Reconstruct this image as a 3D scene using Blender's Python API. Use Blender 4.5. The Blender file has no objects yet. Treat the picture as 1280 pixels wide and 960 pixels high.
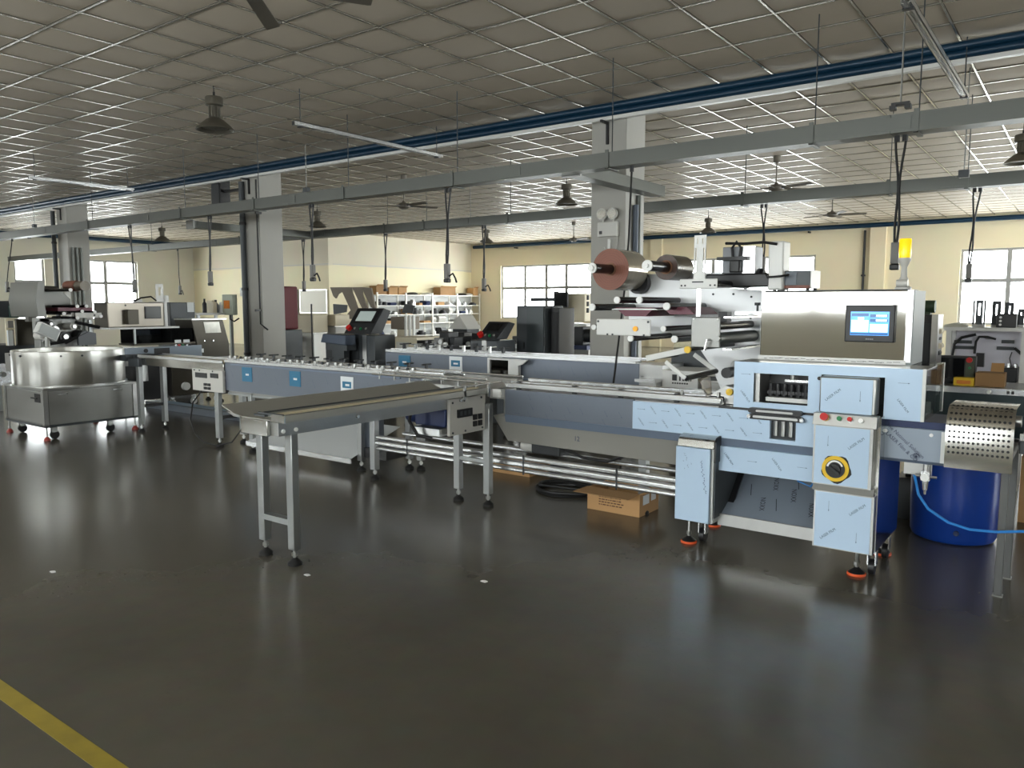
import bpy, bmesh, math, random
from mathutils import Vector, Matrix

# ------------------------------------------------------------------ camera, sky, light, exposure
scene = bpy.context.scene
COL = scene.collection
EYE = 1.55
FPX = 974.0
PITCH = math.atan(100 / 974.0)
YAW = math.atan(726 / 979.0)
cam_data = bpy.data.cameras.new('camera')
cam_data.sensor_fit = 'HORIZONTAL'
cam_data.sensor_width = 36.0
cam_data.lens = FPX / 1280.0 * 36.0
cam_data.clip_end = 200
cam = bpy.data.objects.new('camera', cam_data)
cam.location = (0, 0, EYE)
cam.rotation_euler = (math.pi / 2 - PITCH, 0, YAW)
COL.objects.link(cam)
scene.camera = cam

world = bpy.data.worlds.new('sky')
scene.world = world
world.use_nodes = True
bg = world.node_tree.nodes['Background']
bg.inputs['Color'].default_value = (1.0, 0.985, 0.955, 1)
bg.inputs['Strength'].default_value = 9.0

scene.view_settings.view_transform = 'Standard'
scene.view_settings.look = 'None'
scene.view_settings.exposure = 1.25
scene.view_settings.gamma = 1.0
scene.view_settings.use_curve_mapping = False


def portal(loc, rot, sx, sy):
    """lets the sky light be sampled through a window opening"""
    l = bpy.data.lights.new('window_portal', 'AREA')
    l.shape = 'RECTANGLE'
    l.size, l.size_y = sx, sy
    l.cycles.is_portal = True
    o = bpy.data.objects.new('window_portal', l)
    o.location, o.rotation_euler = loc, rot
    COL.objects.link(o)


# ------------------------------------------------------------------ pixel helpers (1280 x 960 frame)
def ray(x, y):
    c = (x - 640, 480 - y, FPX)
    up = c[1] * math.cos(PITCH) - c[2] * math.sin(PITCH)
    fw = c[2] * math.cos(PITCH) + c[1] * math.sin(PITCH)
    return (c[0] * math.cos(YAW) - fw * math.sin(YAW), c[0] * math.sin(YAW) + fw * math.cos(YAW), up)


def at_z(x, y, z=0.0):
    d = ray(x, y); t = (z - EYE) / d[2]
    return Vector((d[0] * t, d[1] * t, z))


def at_y(x, y, Y):
    d = ray(x, y); t = Y / d[1]
    return Vector((d[0] * t, Y, EYE + d[2] * t))


def at_x(x, y, X):
    d = ray(x, y); t = X / d[0]
    return Vector((X, d[1] * t, EYE + d[2] * t))


def pixel(p):
    r = p[0] * math.cos(YAW) + p[1] * math.sin(YAW)
    fw = -p[0] * math.sin(YAW) + p[1] * math.cos(YAW)
    u = p[2] - EYE
    zc = fw * math.cos(PITCH) - u * math.sin(PITCH)
    yc = u * math.cos(PITCH) + fw * math.sin(PITCH)
    return (640 + FPX * r / zc, 480 - FPX * yc / zc, zc)


# ------------------------------------------------------------------ materials
MATS = {}


def lin(r, g, b):
    f = lambda c: (c / 255 / 12.92) if c / 255 <= 0.04045 else ((c / 255 + 0.055) / 1.055) ** 2.4
    return (f(r), f(g), f(b), 1)


def mat(name, rgb, rough=0.5, metal=0.0, var=0.0, scale=4.0, bump=0.0, bscale=60.0, stretch=None, rvar=0.0,
        emit=0.0, alpha=1.0, spec=0.5, coat=0.0):
    """procedural principled material: colour noise, roughness noise and fine relief"""
    if name in MATS:
        return MATS[name]
    m = bpy.data.materials.new(name)
    m.use_nodes = True
    nt = m.node_tree
    b = nt.nodes['Principled BSDF']
    c = lin(*rgb)
    b.inputs['Base Color'].default_value = c
    b.inputs['Roughness'].default_value = rough
    b.inputs['Metallic'].default_value = metal
    b.inputs['Specular IOR Level'].default_value = spec
    b.inputs['Coat Weight'].default_value = coat
    if emit:
        b.inputs['Emission Color'].default_value = c
        b.inputs['Emission Strength'].default_value = emit
    tc = nt.nodes.new('ShaderNodeTexCoord')
    mp = nt.nodes.new('ShaderNodeMapping')
    nt.links.new(tc.outputs['Object'], mp.inputs['Vector'])
    if stretch:
        mp.inputs['Scale'].default_value = stretch
    nz = nt.nodes.new('ShaderNodeTexNoise')
    nz.inputs['Scale'].default_value = scale
    nz.inputs['Detail'].default_value = 6
    nt.links.new(mp.outputs['Vector'], nz.inputs['Vector'])
    if var:
        mx = nt.nodes.new('ShaderNodeMix'); mx.data_type = 'RGBA'
        mx.inputs[6].default_value = tuple(max(0, v * (1 - var)) for v in c[:3]) + (1,)
        mx.inputs[7].default_value = tuple(min(1, v * (1 + var)) for v in c[:3]) + (1,)
        nt.links.new(nz.outputs['Fac'], mx.inputs[0])
        nt.links.new(mx.outputs[2], b.inputs['Base Color'])
    if rvar:
        mr = nt.nodes.new('ShaderNodeMapRange')
        mr.inputs['To Min'].default_value = max(0.02, rough - rvar)
        mr.inputs['To Max'].default_value = rough + rvar
        nt.links.new(nz.outputs['Fac'], mr.inputs['Value'])
        nt.links.new(mr.outputs['Result'], b.inputs['Roughness'])
    if bump:
        n2 = nt.nodes.new('ShaderNodeTexNoise')
        n2.inputs['Scale'].default_value = bscale
        n2.inputs['Detail'].default_value = 3
        nt.links.new(mp.outputs['Vector'], n2.inputs['Vector'])
        bp = nt.nodes.new('ShaderNodeBump')
        bp.inputs['Strength'].default_value = bump
        bp.inputs['Distance'].default_value = 0.01
        nt.links.new(n2.outputs['Fac'], bp.inputs['Height'])
        nt.links.new(bp.outputs['Normal'], b.inputs['Normal'])
    MATS[name] = m
    return m


def clear_mat(name, rgb, mixfac=0.12, rough=0.03):
    """clear sheet: mostly see-through with a glossy skin"""
    if name in MATS:
        return MATS[name]
    m = bpy.data.materials.new(name); m.use_nodes = True
    nt = m.node_tree; nt.nodes.clear()
    out = nt.nodes.new('ShaderNodeOutputMaterial')
    tr = nt.nodes.new('ShaderNodeBsdfTransparent'); tr.inputs['Color'].default_value = lin(*rgb)
    gl = nt.nodes.new('ShaderNodeBsdfGlossy'); gl.inputs['Roughness'].default_value = rough
    fr = nt.nodes.new('ShaderNodeLayerWeight'); fr.inputs['Blend'].default_value = 0.25
    mr = nt.nodes.new('ShaderNodeMapRange')
    mr.inputs['To Min'].default_value = mixfac * 0.5; mr.inputs['To Max'].default_value = min(1, mixfac * 4)
    nt.links.new(fr.outputs['Facing'], mr.inputs['Value'])
    mx = nt.nodes.new('ShaderNodeMixShader')
    nt.links.new(mr.outputs['Result'], mx.inputs['Fac'])
    nt.links.new(tr.outputs['BSDF'], mx.inputs[1]); nt.links.new(gl.outputs['BSDF'], mx.inputs[2])
    nt.links.new(mx.outputs['Shader'], out.inputs['Surface'])
    MATS[name] = m
    return m


STEEL = mat('brushed steel', (176, 176, 174), 0.3, 1.0, 0.08, 3.0, 0.008, 40, (1, 1, 8), 0.05)
STEELH = mat('brushed steel sheet', (168, 168, 165), 0.34, 0.9, 0.08, 2.0, 0.008, 30, (8, 1, 1), 0.06)
COVERM = mat('mirror cover steel', (196, 194, 188), 0.055, 1.0, 0.05, 2.0, 0.012, 2.2)
MIRROR = mat('polished steel', (200, 199, 195), 0.14, 1.0, 0.06, 2.0, 0.02, 3, None, 0.03)
DULL = mat('dull steel', (146, 146, 143), 0.44, 0.8, 0.1, 5.0, 0.01, 40)
BOWLM = mat('turned bowl steel', (214, 213, 208), 0.3, 1.0, 0.05, 3.0, 1.0, 7.0, (1, 1, 0.0))
TRAYM = mat('worn tray steel', (164, 163, 156), 0.45, 0.45, 0.08, 2.0)
TUBE = mat('steel tube', (150, 152, 151), 0.38, 0.85, 0.1, 6.0)
ALU = mat('aluminium rail', (210, 211, 211), 0.27, 0.9, 0.05, 3.0)
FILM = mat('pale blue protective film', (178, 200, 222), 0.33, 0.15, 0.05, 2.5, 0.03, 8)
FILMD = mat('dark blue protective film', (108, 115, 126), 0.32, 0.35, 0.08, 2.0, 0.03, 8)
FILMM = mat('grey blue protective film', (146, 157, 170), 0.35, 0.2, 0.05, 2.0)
FILME = mat('film edge', (112, 124, 142), 0.4, 0.2)
INK = mat('blue film ink', (62, 76, 108), 0.6)
INKB = mat('black ink', (22, 22, 24), 0.6)
BLACK = mat('black plastic', (24, 24, 26), 0.42, 0, 0.1, 8)
RUBBER = mat('black rubber', (18, 18, 18), 0.7, 0, 0.1, 10)
BLACKG = mat('black glossy roller', (16, 16, 18), 0.22, 0, 0.1, 8)
DARK = mat('charcoal paint', (66, 70, 73), 0.45, 0.2, 0.06, 3)
DARK2 = mat('graphite paint', (48, 50, 52), 0.5, 0.2, 0.06, 3)
OLIVE = mat('dark olive steel', (64, 60, 51), 0.35, 0.55, 0.1, 3)
WHITE = mat('white enamel', (216, 216, 213), 0.35, 0, 0.03, 3)
WHITEC = mat('white cap', (238, 238, 236), 0.4, 0, 0.03, 10)
GREYP = mat('light grey enamel', (196, 194, 188), 0.4, 0, 0.04, 3)
CREAM = mat('cream enamel', (214, 204, 178), 0.45, 0, 0.05, 3)
TAUPE = mat('taupe coated sheet', (128, 118, 104), 0.5, 0.1, 0.06, 4)
ORANGE = mat('orange rubber', (226, 92, 44), 0.5, 0, 0.08, 20)
RED = mat('red plastic', (196, 30, 26), 0.35, 0, 0.05, 10)
REDD = mat('dark red enamel', (96, 22, 30), 0.6, 0, 0.12, 4)
GREEN = mat('green plastic', (30, 120, 70), 0.35, 0, 0.05, 10)
GREEND = mat('dark green casting', (46, 66, 46), 0.5, 0.2, 0.1, 12)
YELLOW = mat('yellow plastic', (232, 190, 40), 0.4, 0, 0.05, 8)
AMBER = mat('amber beacon', (255, 196, 20), 0.25, 0, 0.05, 10, emit=0.35)
BLUEB = mat('blue barrel plastic', (24, 66, 160), 0.32, 0, 0.08, 3, 0.03, 14)
BLUED = mat('dark blue enamel', (26, 42, 84), 0.4, 0.1, 0.06, 4)
BLUEP = mat('blue pipe paint', (12, 50, 74), 0.4, 0.1, 0.1, 5)
HOSE = mat('blue air hose', (44, 128, 206), 0.35)
CARD = mat('cardboard', (178, 138, 92), 0.8, 0, 0.08, 6, 0.06, 50)
CARDI = mat('cardboard inside', (150, 116, 78), 0.85, 0, 0.08, 6)
BROWNR = mat('brown film roll end', (128, 76, 58), 0.5, 0, 0.14, 9)
FILMR = clear_mat('clear film winding', (214, 208, 196), 0.3, 0.08)
CLEAR = clear_mat('clear acrylic', (232, 236, 236), 0.14)
GLASS = clear_mat('window glass', (246, 250, 252), 0.05)
TINT = clear_mat('smoked acrylic', (120, 116, 104), 0.2)
PAINTC = mat('column paint', (164, 162, 155), 0.55, 0, 0.07, 1.6, 0.03, 20)
GALV = mat('galvanised tray', (98, 100, 96), 0.42, 0.65, 0.08, 3)
CABLE = mat('black cable', (16, 16, 17), 0.5)
LAMPM = mat('aged lamp reflector', (96, 92, 82), 0.42, 0.4, 0.1, 5)
LAMPW = mat('shaded bell inside', (60, 58, 52), 0.3)
FANM = mat('fan brown', (104, 98, 88), 0.45, 0.2, 0.1, 6)
SCREENK = mat('dark screen glass', (14, 15, 17), 0.08)
SCREENB = mat('lit blue screen', (64, 132, 204), 0.15, emit=0.9)
SCREENW = mat('lit pale screen', (206, 226, 238), 0.15, emit=0.9)
SCREEND = mat('lit navy screen', (40, 80, 130), 0.15, emit=0.5)
SCREENG = mat('pale screen', (168, 180, 176), 0.15, emit=0.15)
STICK = mat('blue label plate', (34, 110, 146), 0.35, 0, 0.05, 10)
STICKW = mat('white label', (226, 230, 232), 0.45)
BELTC = mat('cream belt', (206, 196, 166), 0.5, 0, 0.06, 5)
BELTG = mat('grey belt', (120, 122, 116), 0.5, 0, 0.06, 5)
LINEY = mat('worn yellow paint', (140, 122, 40), 0.55, 0, 0.45, 9)
SHELFM = mat('white shelf steel', (228, 226, 218), 0.45, 0.1, 0.03, 3)
WINF = mat('window frame', (150, 150, 147), 0.4, 0.1, 0.03, 4)

# ------------------------------------------------------------------ mesh builder


KIDS = {}


class MB:
    def __init__(self):
        self.v, self.f = [], []

    def add(self, vs, fs):
        n = len(self.v)
        self.v += [tuple(p) for p in vs]
        self.f += [tuple(i + n for i in q) for q in fs]
        return self

    def box(self, x0, x1, y0, y1, z0, z1):
        x0, x1 = sorted((x0, x1)); y0, y1 = sorted((y0, y1)); z0, z1 = sorted((z0, z1))
        return self.add([(x0, y0, z0), (x1, y0, z0), (x1, y1, z0), (x0, y1, z0),
                         (x0, y0, z1), (x1, y0, z1), (x1, y1, z1), (x0, y1, z1)],
                        [(0, 3, 2, 1), (4, 5, 6, 7), (0, 1, 5, 4), (1, 2, 6, 5), (2, 3, 7, 6), (3, 0, 4, 7)])

    def hexa(self, a, b):
        """a, b: two quads with the same winding, joined"""
        return self.add(list(a) + list(b), [(0, 3, 2, 1), (4, 5, 6, 7), (0, 1, 5, 4), (1, 2, 6, 5), (2, 3, 7, 6), (3, 0, 4, 7)])

    def prism(self, poly, axis, a, b):
        """polygon in the two other axes (x,z for 'y'; y,z for 'x'; x,y for 'z') extruded a..b"""
        n = len(poly)
        mk = {'x': lambda p, t: (t, p[0], p[1]), 'y': lambda p, t: (p[0], t, p[1]), 'z': lambda p, t: (p[0], p[1], t)}[axis]
        vs = [mk(p, a) for p in poly] + [mk(p, b) for p in poly]
        area = sum(poly[i][0] * poly[(i + 1) % n][1] - poly[(i + 1) % n][0] * poly[i][1] for i in range(n))
        flip = (area > 0) != (axis == 'y')
        if b < a:
            flip = not flip
        fs = [tuple(range(n)), tuple(range(2 * n - 1, n - 1, -1))] + \
             [(i, i + n, (i + 1) % n + n, (i + 1) % n) for i in range(n)]
        if flip:
            fs = [tuple(reversed(q)) for q in fs]
        # orientation: first cap must look away from b
        return self.add(vs, fs)

    def cyl(self, p, q, r, n=16, r2=None):
        p, q = Vector(p), Vector(q)
        d = (q - p).normalized()
        u = d.orthogonal().normalized(); w = d.cross(u)
        r2 = r if r2 is None else r2
        vs = []
        for c, rr in ((p, r), (q, r2)):
            for i in range(n):
                a = 2 * math.pi * i / n
                vs.append(c + (u * math.cos(a) + w * math.sin(a)) * rr)
        fs = [tuple(reversed(range(n))), tuple(range(n, 2 * n))] + \
             [(i, (i + 1) % n, (i + 1) % n + n, i + n) for i in range(n)]
        return self.add(vs, fs)

    def tube(self, pts, r, n=8):
        pts = [Vector(p) for p in pts]
        vs, fs = [], []
        up = None
        for k, p in enumerate(pts):
            d = (pts[min(k + 1, len(pts) - 1)] - pts[max(k - 1, 0)]).normalized()
            if up is None:
                up = d.orthogonal().normalized()
            up = (up - d * up.dot(d))
            up = up.normalized() if up.length > 1e-6 else d.orthogonal().normalized()
            w = d.cross(up)
            for i in range(n):
                a = 2 * math.pi * i / n
                vs.append(p + (up * math.cos(a) + w * math.sin(a)) * r)
        m = len(pts)
        for k in range(m - 1):
            for i in range(n):
                fs.append((k * n + i, k * n + (i + 1) % n, (k + 1) * n + (i + 1) % n, (k + 1) * n + i))
        fs.append(tuple(reversed(range(n)))); fs.append(tuple(range((m - 1) * n, m * n)))
        return self.add(vs, fs)

    def lathe(self, prof, c=(0, 0, 0), n=24, closed=False):
        """profile of (radius, z) turned about the vertical through c"""
        vs, fs = [], []
        for r, z in prof:
            for i in range(n):
                a = 2 * math.pi * i / n
                vs.append((c[0] + r * math.cos(a), c[1] + r * math.sin(a), c[2] + z))
        for k in range(len(prof) - 1):
            for i in range(n):
                fs.append((k * n + i, k * n + (i + 1) % n, (k + 1) * n + (i + 1) % n, (k + 1) * n + i))
        if not closed:
            fs.append(tuple(reversed(range(n)))); fs.append(tuple(range((len(prof) - 1) * n, len(prof) * n)))
        return self.add(vs, fs)

    def sheet(self, axis, t0, t1, rect, holes):
        """a plate with rectangular holes; rect and holes are (a0, a1, b0, b1) in the plate's own two axes"""
        xs = sorted({rect[0], rect[1]} | {h[i] for h in holes for i in (0, 1)})
        zs = sorted({rect[2], rect[3]} | {h[i] for h in holes for i in (2, 3)})
        xs = [x for x in xs if rect[0] <= x <= rect[1]]; zs = [z for z in zs if rect[2] <= z <= rect[3]]
        for i in range(len(xs) - 1):
            run = None
            for j in range(len(zs) - 1):
                cx, cz = (xs[i] + xs[i + 1]) / 2, (zs[j] + zs[j + 1]) / 2
                inside = any(h[0] < cx < h[1] and h[2] < cz < h[3] for h in holes)
                if not inside:
                    run = (run[0], zs[j + 1]) if run else (zs[j], zs[j + 1])
                if inside or j == len(zs) - 2:
                    if run:
                        if axis == 'y':
                            self.box(xs[i], xs[i + 1], t0, t1, *run)
                        elif axis == 'x':
                            self.box(t0, t1, xs[i], xs[i + 1], *run)
                        else:
                            self.box(xs[i], xs[i + 1], *run, t0, t1)
                    run = None
        return self

    def mesh(self, name, material):
        me = bpy.data.meshes.new(name)
        me.from_pydata([tuple(p) for p in self.v], [], self.f)
        me.validate()
        if len(self.f) < 30000:
            b = bmesh.new(); b.from_mesh(me)
            bmesh.ops.recalc_face_normals(b, faces=b.faces[:])
            b.to_mesh(me); b.free()
        me.polygons.foreach_set('use_smooth', [True] * len(me.polygons))
        me.set_sharp_from_angle(angle=math.radians(32))
        me.materials.append(material)
        return me

    def build(self, name, material, parent=None, bevel=0.0):
        o = bpy.data.objects.new(name, self.mesh(name, material))
        COL.objects.link(o)
        if parent is not None:
            o.parent = parent
            o.matrix_parent_inverse = world_of(parent).inverted()
            KIDS.setdefault(parent.name, []).append(o)
        if bevel:
            md = o.modifiers.new('edge', 'BEVEL')
            md.width = bevel; md.segments = 2; md.limit_method = 'ANGLE'; md.angle_limit = math.radians(40)
        return o


def world_of(o):
    m = Matrix.LocRotScale(o.location, o.rotation_euler, o.scale)
    if o.parent is not None:
        return world_of(o.parent) @ o.matrix_parent_inverse @ m
    return m


def tag(o, label, cat, group=None):
    o['label'] = label; o['category'] = cat
    if group:
        o['group'] = group
    return o


def thing(name, label, cat, loc=(0, 0, 0), group=None):
    o = bpy.data.objects.new(name, None)
    o.location = loc
    o.empty_display_size = 0.1
    COL.objects.link(o)
    return tag(o, label, cat, group)


def structure(o):
    o['kind'] = 'structure'
    return o


def stuff(o):
    o['kind'] = 'stuff'
    return o


def copy_tree(o, parent=None):
    c = o.copy()
    COL.objects.link(c)
    if parent is not None:
        c.parent = parent
        KIDS.setdefault(parent.name, []).append(c)
    for ch in list(KIDS.get(o.name, [])):
        copy_tree(ch, c)
    return c


def B(*a):
    return MB().box(*a)


def C(p, q, r, n=16, r2=None):
    return MB().cyl(p, q, r, n, r2)


# ------------------------------------------------------------------ printed words (flat print lying on a surface)
TEXT = {}


def text_mesh(s):
    if s not in TEXT:
        cu = bpy.data.curves.new('print', 'FONT')
        cu.body = s; cu.size = 1.0; cu.align_x = 'CENTER'; cu.align_y = 'CENTER'; cu.resolution_u = 2
        o = bpy.data.objects.new('print', cu)
        COL.objects.link(o)
        dg = bpy.context.evaluated_depsgraph_get()
        me = bpy.data.meshes.new_from_object(o.evaluated_get(dg))
        TEXT[s] = ([tuple(v.co) for v in me.vertices], [tuple(p.vertices) for p in me.polygons])
        bpy.data.objects.remove(o); bpy.data.meshes.remove(me); bpy.data.curves.remove(cu)
    return TEXT[s]


def put_text(mb, s, c, size, ang=0.0, frame='-y'):
    """adds the word s centred at c; frame gives the direction the print faces"""
    vs, fs = text_mesh(s)
    ca, sa = math.cos(ang), math.sin(ang)
    out = []
    for x, y, _ in vs:
        u, v = (x * ca - y * sa) * size, (x * sa + y * ca) * size
        if frame == '-y':
            out.append((c[0] + u, c[1], c[2] + v))
        elif frame == '+x':
            out.append((c[0], c[1] + u, c[2] + v))
        else:
            out.append((c[0] + u, c[1] + v, c[2]))
    mb.add(out, fs)


def put_arrow(mb, c, length, ang, w=0.0022):
    """thin printed arrow on a surface facing -y"""
    ca, sa = math.cos(ang), math.sin(ang)
    P = [(-length / 2, -w / 3), (length / 2 - 4 * w, -w / 3), (length / 2 - 4 * w, -w * 1.5), (length / 2, 0),
         (length / 2 - 4 * w, w * 1.5), (length / 2 - 4 * w, w / 3), (-length / 2, w / 3)]
    mb.add([(c[0] + x * ca - y * sa, c[1], c[2] + x * sa + y * ca) for x, y in P], [tuple(range(7))])


def film_print(parent, x0, x1, z0, z1, Y, step=0.13, size=0.017, vertical=False, words='LASER FILM', seed=0, holes=()):
    mb = MB(); rnd = random.Random(seed)
    clear = lambda x, z, r: all(not (h[0] - r < x < h[1] + r and h[2] - r < z < h[3] + r) for h in holes)
    nx = max(1, int((x1 - x0) / step)); nz = max(1, int((z1 - z0) / (step * 0.8)))
    for i in range(nx):
        for j in range(nz):
            x = x0 + (i + 0.5) * (x1 - x0) / nx; z = z0 + (j + 0.5) * (z1 - z0) / nz
            if not clear(x, z, 0.045):
                continue
            if (i + j) % 2 == 0:
                put_text(mb, words, (x, Y, z), size, math.radians(40 if vertical else -52))
            else:
                put_arrow(mb, (x, Y, z), 0.06, -math.pi / 2 if vertical else 0)
    return stuff(mb.build('film_print', INK, parent))

# ================================================================== THE SETTING
XL, XR, YF, YB, ZC = -29.8, 6.6, -3.6, 26.0, 4.05
XJ, YJ = -21.45, 18.2          # the inner corner of the store room


def floor_material():
    m = bpy.data.materials.new('sealed concrete floor'); m.use_nodes = True
    nt = m.node_tree; b = nt.nodes['Principled BSDF']
    tc = nt.nodes.new('ShaderNodeTexCoord')
    n1 = nt.nodes.new('ShaderNodeTexNoise'); n1.inputs['Scale'].default_value = 0.7; n1.inputs['Detail'].default_value = 8
    n2 = nt.nodes.new('ShaderNodeTexNoise'); n2.inputs['Scale'].default_value = 9; n2.inputs['Detail'].default_value = 2
    n3 = nt.nodes.new('ShaderNodeTexNoise'); n3.inputs['Scale'].default_value = 55; n3.inputs['Detail'].default_value = 0
    for n in (n1, n2, n3):
        nt.links.new(tc.outputs['Object'], n.inputs['Vector'])
    r = nt.nodes.new('ShaderNodeValToRGB')
    r.color_ramp.elements[0].position = 0.3; r.color_ramp.elements[0].color = lin(78, 75, 67)
    r.color_ramp.elements[1].position = 0.72; r.color_ramp.elements[1].color = lin(95, 91, 81)
    nt.links.new(n1.outputs['Fac'], r.inputs['Fac'])
    mx = nt.nodes.new('ShaderNodeMix'); mx.data_type = 'RGBA'; mx.blend_type = 'MULTIPLY'; mx.inputs[0].default_value = 0.2
    nt.links.new(r.outputs['Color'], mx.inputs[6]); nt.links.new(n2.outputs['Color'], mx.inputs[7])
    # pitted, worn patches
    r2 = nt.nodes.new('ShaderNodeValToRGB')
    r2.color_ramp.elements[0].position = 0.70; r2.color_ramp.elements[0].color = (1, 1, 1, 1)
    r2.color_ramp.elements[1].position = 0.78; r2.color_ramp.elements[1].color = (0.78, 0.78, 0.78, 1)
    nt.links.new(n3.outputs['Fac'], r2.inputs['Fac'])
    m2 = nt.nodes.new('ShaderNodeMix'); m2.data_type = 'RGBA'; m2.blend_type = 'MULTIPLY'
    gate = nt.nodes.new('ShaderNodeMapRange'); gate.inputs['From Min'].default_value = 0.48; gate.inputs['From Max'].default_value = 0.75
    nt.links.new(n1.outputs['Fac'], gate.inputs['Value']); nt.links.new(gate.outputs['Result'], m2.inputs[0])
    nt.links.new(mx.outputs[2], m2.inputs[6]); nt.links.new(r2.outputs['Color'], m2.inputs[7])
    nt.links.new(m2.outputs[2], b.inputs['Base Color'])
    mr = nt.nodes.new('ShaderNodeMapRange'); mr.inputs['To Min'].default_value = 0.17; mr.inputs['To Max'].default_value = 0.27
    nt.links.new(n1.outputs['Fac'], mr.inputs['Value']); nt.links.new(mr.outputs['Result'], b.inputs['Roughness'])
    b.inputs['Specular IOR Level'].default_value = 0.5
    return m


def wall_material(name, low, high, split):
    """painted wall, a greyer coat above the height 'split'"""
    m = bpy.data.materials.new(name); m.use_nodes = True
    nt = m.node_tree; b = nt.nodes['Principled BSDF']
    tc = nt.nodes.new('ShaderNodeTexCoord'); sp = nt.nodes.new('ShaderNodeSeparateXYZ')
    nt.links.new(tc.outputs['Object'], sp.inputs['Vector'])
    nz = nt.nodes.new('ShaderNodeTexNoise'); nz.inputs['Scale'].default_value = 1.3; nz.inputs['Detail'].default_value = 7
    nt.links.new(tc.outputs['Object'], nz.inputs['Vector'])
    ma = nt.nodes.new('ShaderNodeMath'); ma.operation = 'MULTIPLY_ADD'; ma.inputs[1].default_value = 0.12
    nt.links.new(nz.outputs['Fac'], ma.inputs[0]); nt.links.new(sp.outputs['Z'], ma.inputs[2])
    gt = nt.nodes.new('ShaderNodeMath'); gt.operation = 'GREATER_THAN'; gt.inputs[1].default_value = split + 0.06
    nt.links.new(ma.outputs['Value'], gt.inputs[0])
    mx = nt.nodes.new('ShaderNodeMix'); mx.data_type = 'RGBA'
    mx.inputs[6].default_value = lin(*low); mx.inputs[7].default_value = lin(*high)
    nt.links.new(gt.outputs['Value'], mx.inputs[0])
    m2 = nt.nodes.new('ShaderNodeMix'); m2.data_type = 'RGBA'; m2.blend_type = 'MULTIPLY'; m2.inputs[0].default_value = 0.12
    nt.links.new(mx.outputs[2], m2.inputs[6]); nt.links.new(nz.outputs['Color'], m2.inputs[7])
    nt.links.new(m2.outputs[2], b.inputs['Base Color'])
    b.inputs['Roughness'].default_value = 0.7
    return m


WALLB = wall_material('cream wall paint', (240, 228, 196), (240, 228, 196), 9)
WALLJ = wall_material('two tone wall paint', (242, 232, 198), (224, 216, 194), 2.9)
WALLL = wall_material('pale grey wall paint', (222, 218, 202), (222, 218, 202), 9)

floor = structure(B(XL - 0.3, XR + 0.3, YF - 0.3, YB + 0.3, -0.2, 0).build('floor', floor_material()))
B(-14.0, 3.0, 1.150, 1.218, 0.0, 0.0015).build('floor_line', LINEY, floor)

# ---- ceiling: slab, T bars, tiles
ceil_mat = mat('ceiling slab', (90, 88, 84), 0.8)
ceiling = structure(B(XL - 0.3, XR + 0.3, YF - 0.3, YB + 0.3, ZC + 0.12, ZC + 0.3).build('ceiling', ceil_mat))
TILEM = mat('ceiling tile', (188, 177, 160), 0.7, 0, 0.06, 0.7, 0.02, 9, spec=0.3)
BARM = mat('ceiling grid bar', (190, 188, 180), 0.24, 0.85, 0.05, 2)
GX0, GY0, GS = -1.17, 4.01, 0.6


def tile_geo(cx, cy, s, sag, n=4):
    vs, fs = [], []
    for j in range(n + 1):
        for i in range(n + 1):
            u, v = i / n * 2 - 1, j / n * 2 - 1
            z = -sag * (1 - u * u) * (1 - v * v)
            vs.append((cx + u * s, cy + v * s, z))
    for j in range(n):
        for i in range(n):
            a = j * (n + 1) + i
            fs.append((a, a + n + 1, a + n + 2, a + 1))
    return vs, fs


tiles = []
ix = range(math.ceil((XL - GX0) / GS), math.floor((XR - GX0) / GS))
iy = range(math.ceil((YF - GY0) / GS), math.floor((YB - GY0) / GS))
for i in ix:
    for j in iy:
        x, y = GX0 + (i + 0.5) * GS, GY0 + (j + 0.5) * GS
        if x < XJ and y > YJ:
            continue
        px, py, d = pixel((x, y, ZC))
        vis = d > 0.5 and -40 < px < 1320 and -40 < py < 330
        tiles.append((-(1 / d ** 2) if vis else 0, x, y))
tiles.sort()
tile_meshes = []
rnd = random.Random(4)
for k in range(4):
    mb = MB(); mb.add(*tile_geo(0, 0, 0.287, 0.006 + 0.004 * k))
    tile_meshes.append(mb.mesh('ceiling_tile', TILEM))
rest = MB()
for k, (w, x, y) in enumerate(tiles):
    if k < 300:
        o = bpy.data.objects.new('ceiling_tile', tile_meshes[k % 4])
        o.location = (x, y, ZC + 0.012)
        o.rotation_euler = (rnd.uniform(-.006, .006), rnd.uniform(-.006, .006), 0)
        COL.objects.link(o); o.parent = ceiling
    else:
        a, b = rnd.uniform(-.006, .006), rnd.uniform(-.006, .006)
        vs, fs = tile_geo(x, y, 0.287, 0.006 + 0.012 * rnd.random(), 3)
        rest.add([(p[0], p[1], ZC + 0.012 + p[2] + a * (p[0] - x) + b * (p[1] - y)) for p in vs], fs)
stuff(rest.build('ceiling_tile_field', TILEM, ceiling))
mx = B(-0.009, 0.009, YF, YB, 0, 0.03).mesh('grid_bar', BARM)
my = B(XL, XR, -0.009, 0.009, 0, 0.03).mesh('grid_bar', BARM)
for i in list(ix) + [ix[-1] + 1]:
    o = bpy.data.objects.new('grid_bar', mx); o.location = (GX0 + i * GS, 0, ZC); COL.objects.link(o); o.parent = ceiling
for j in list(iy) + [iy[-1] + 1]:
    o = bpy.data.objects.new('grid_bar', my); o.location = (0, GY0 + j * GS, ZC + 0.001); COL.objects.link(o); o.parent = ceiling

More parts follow.
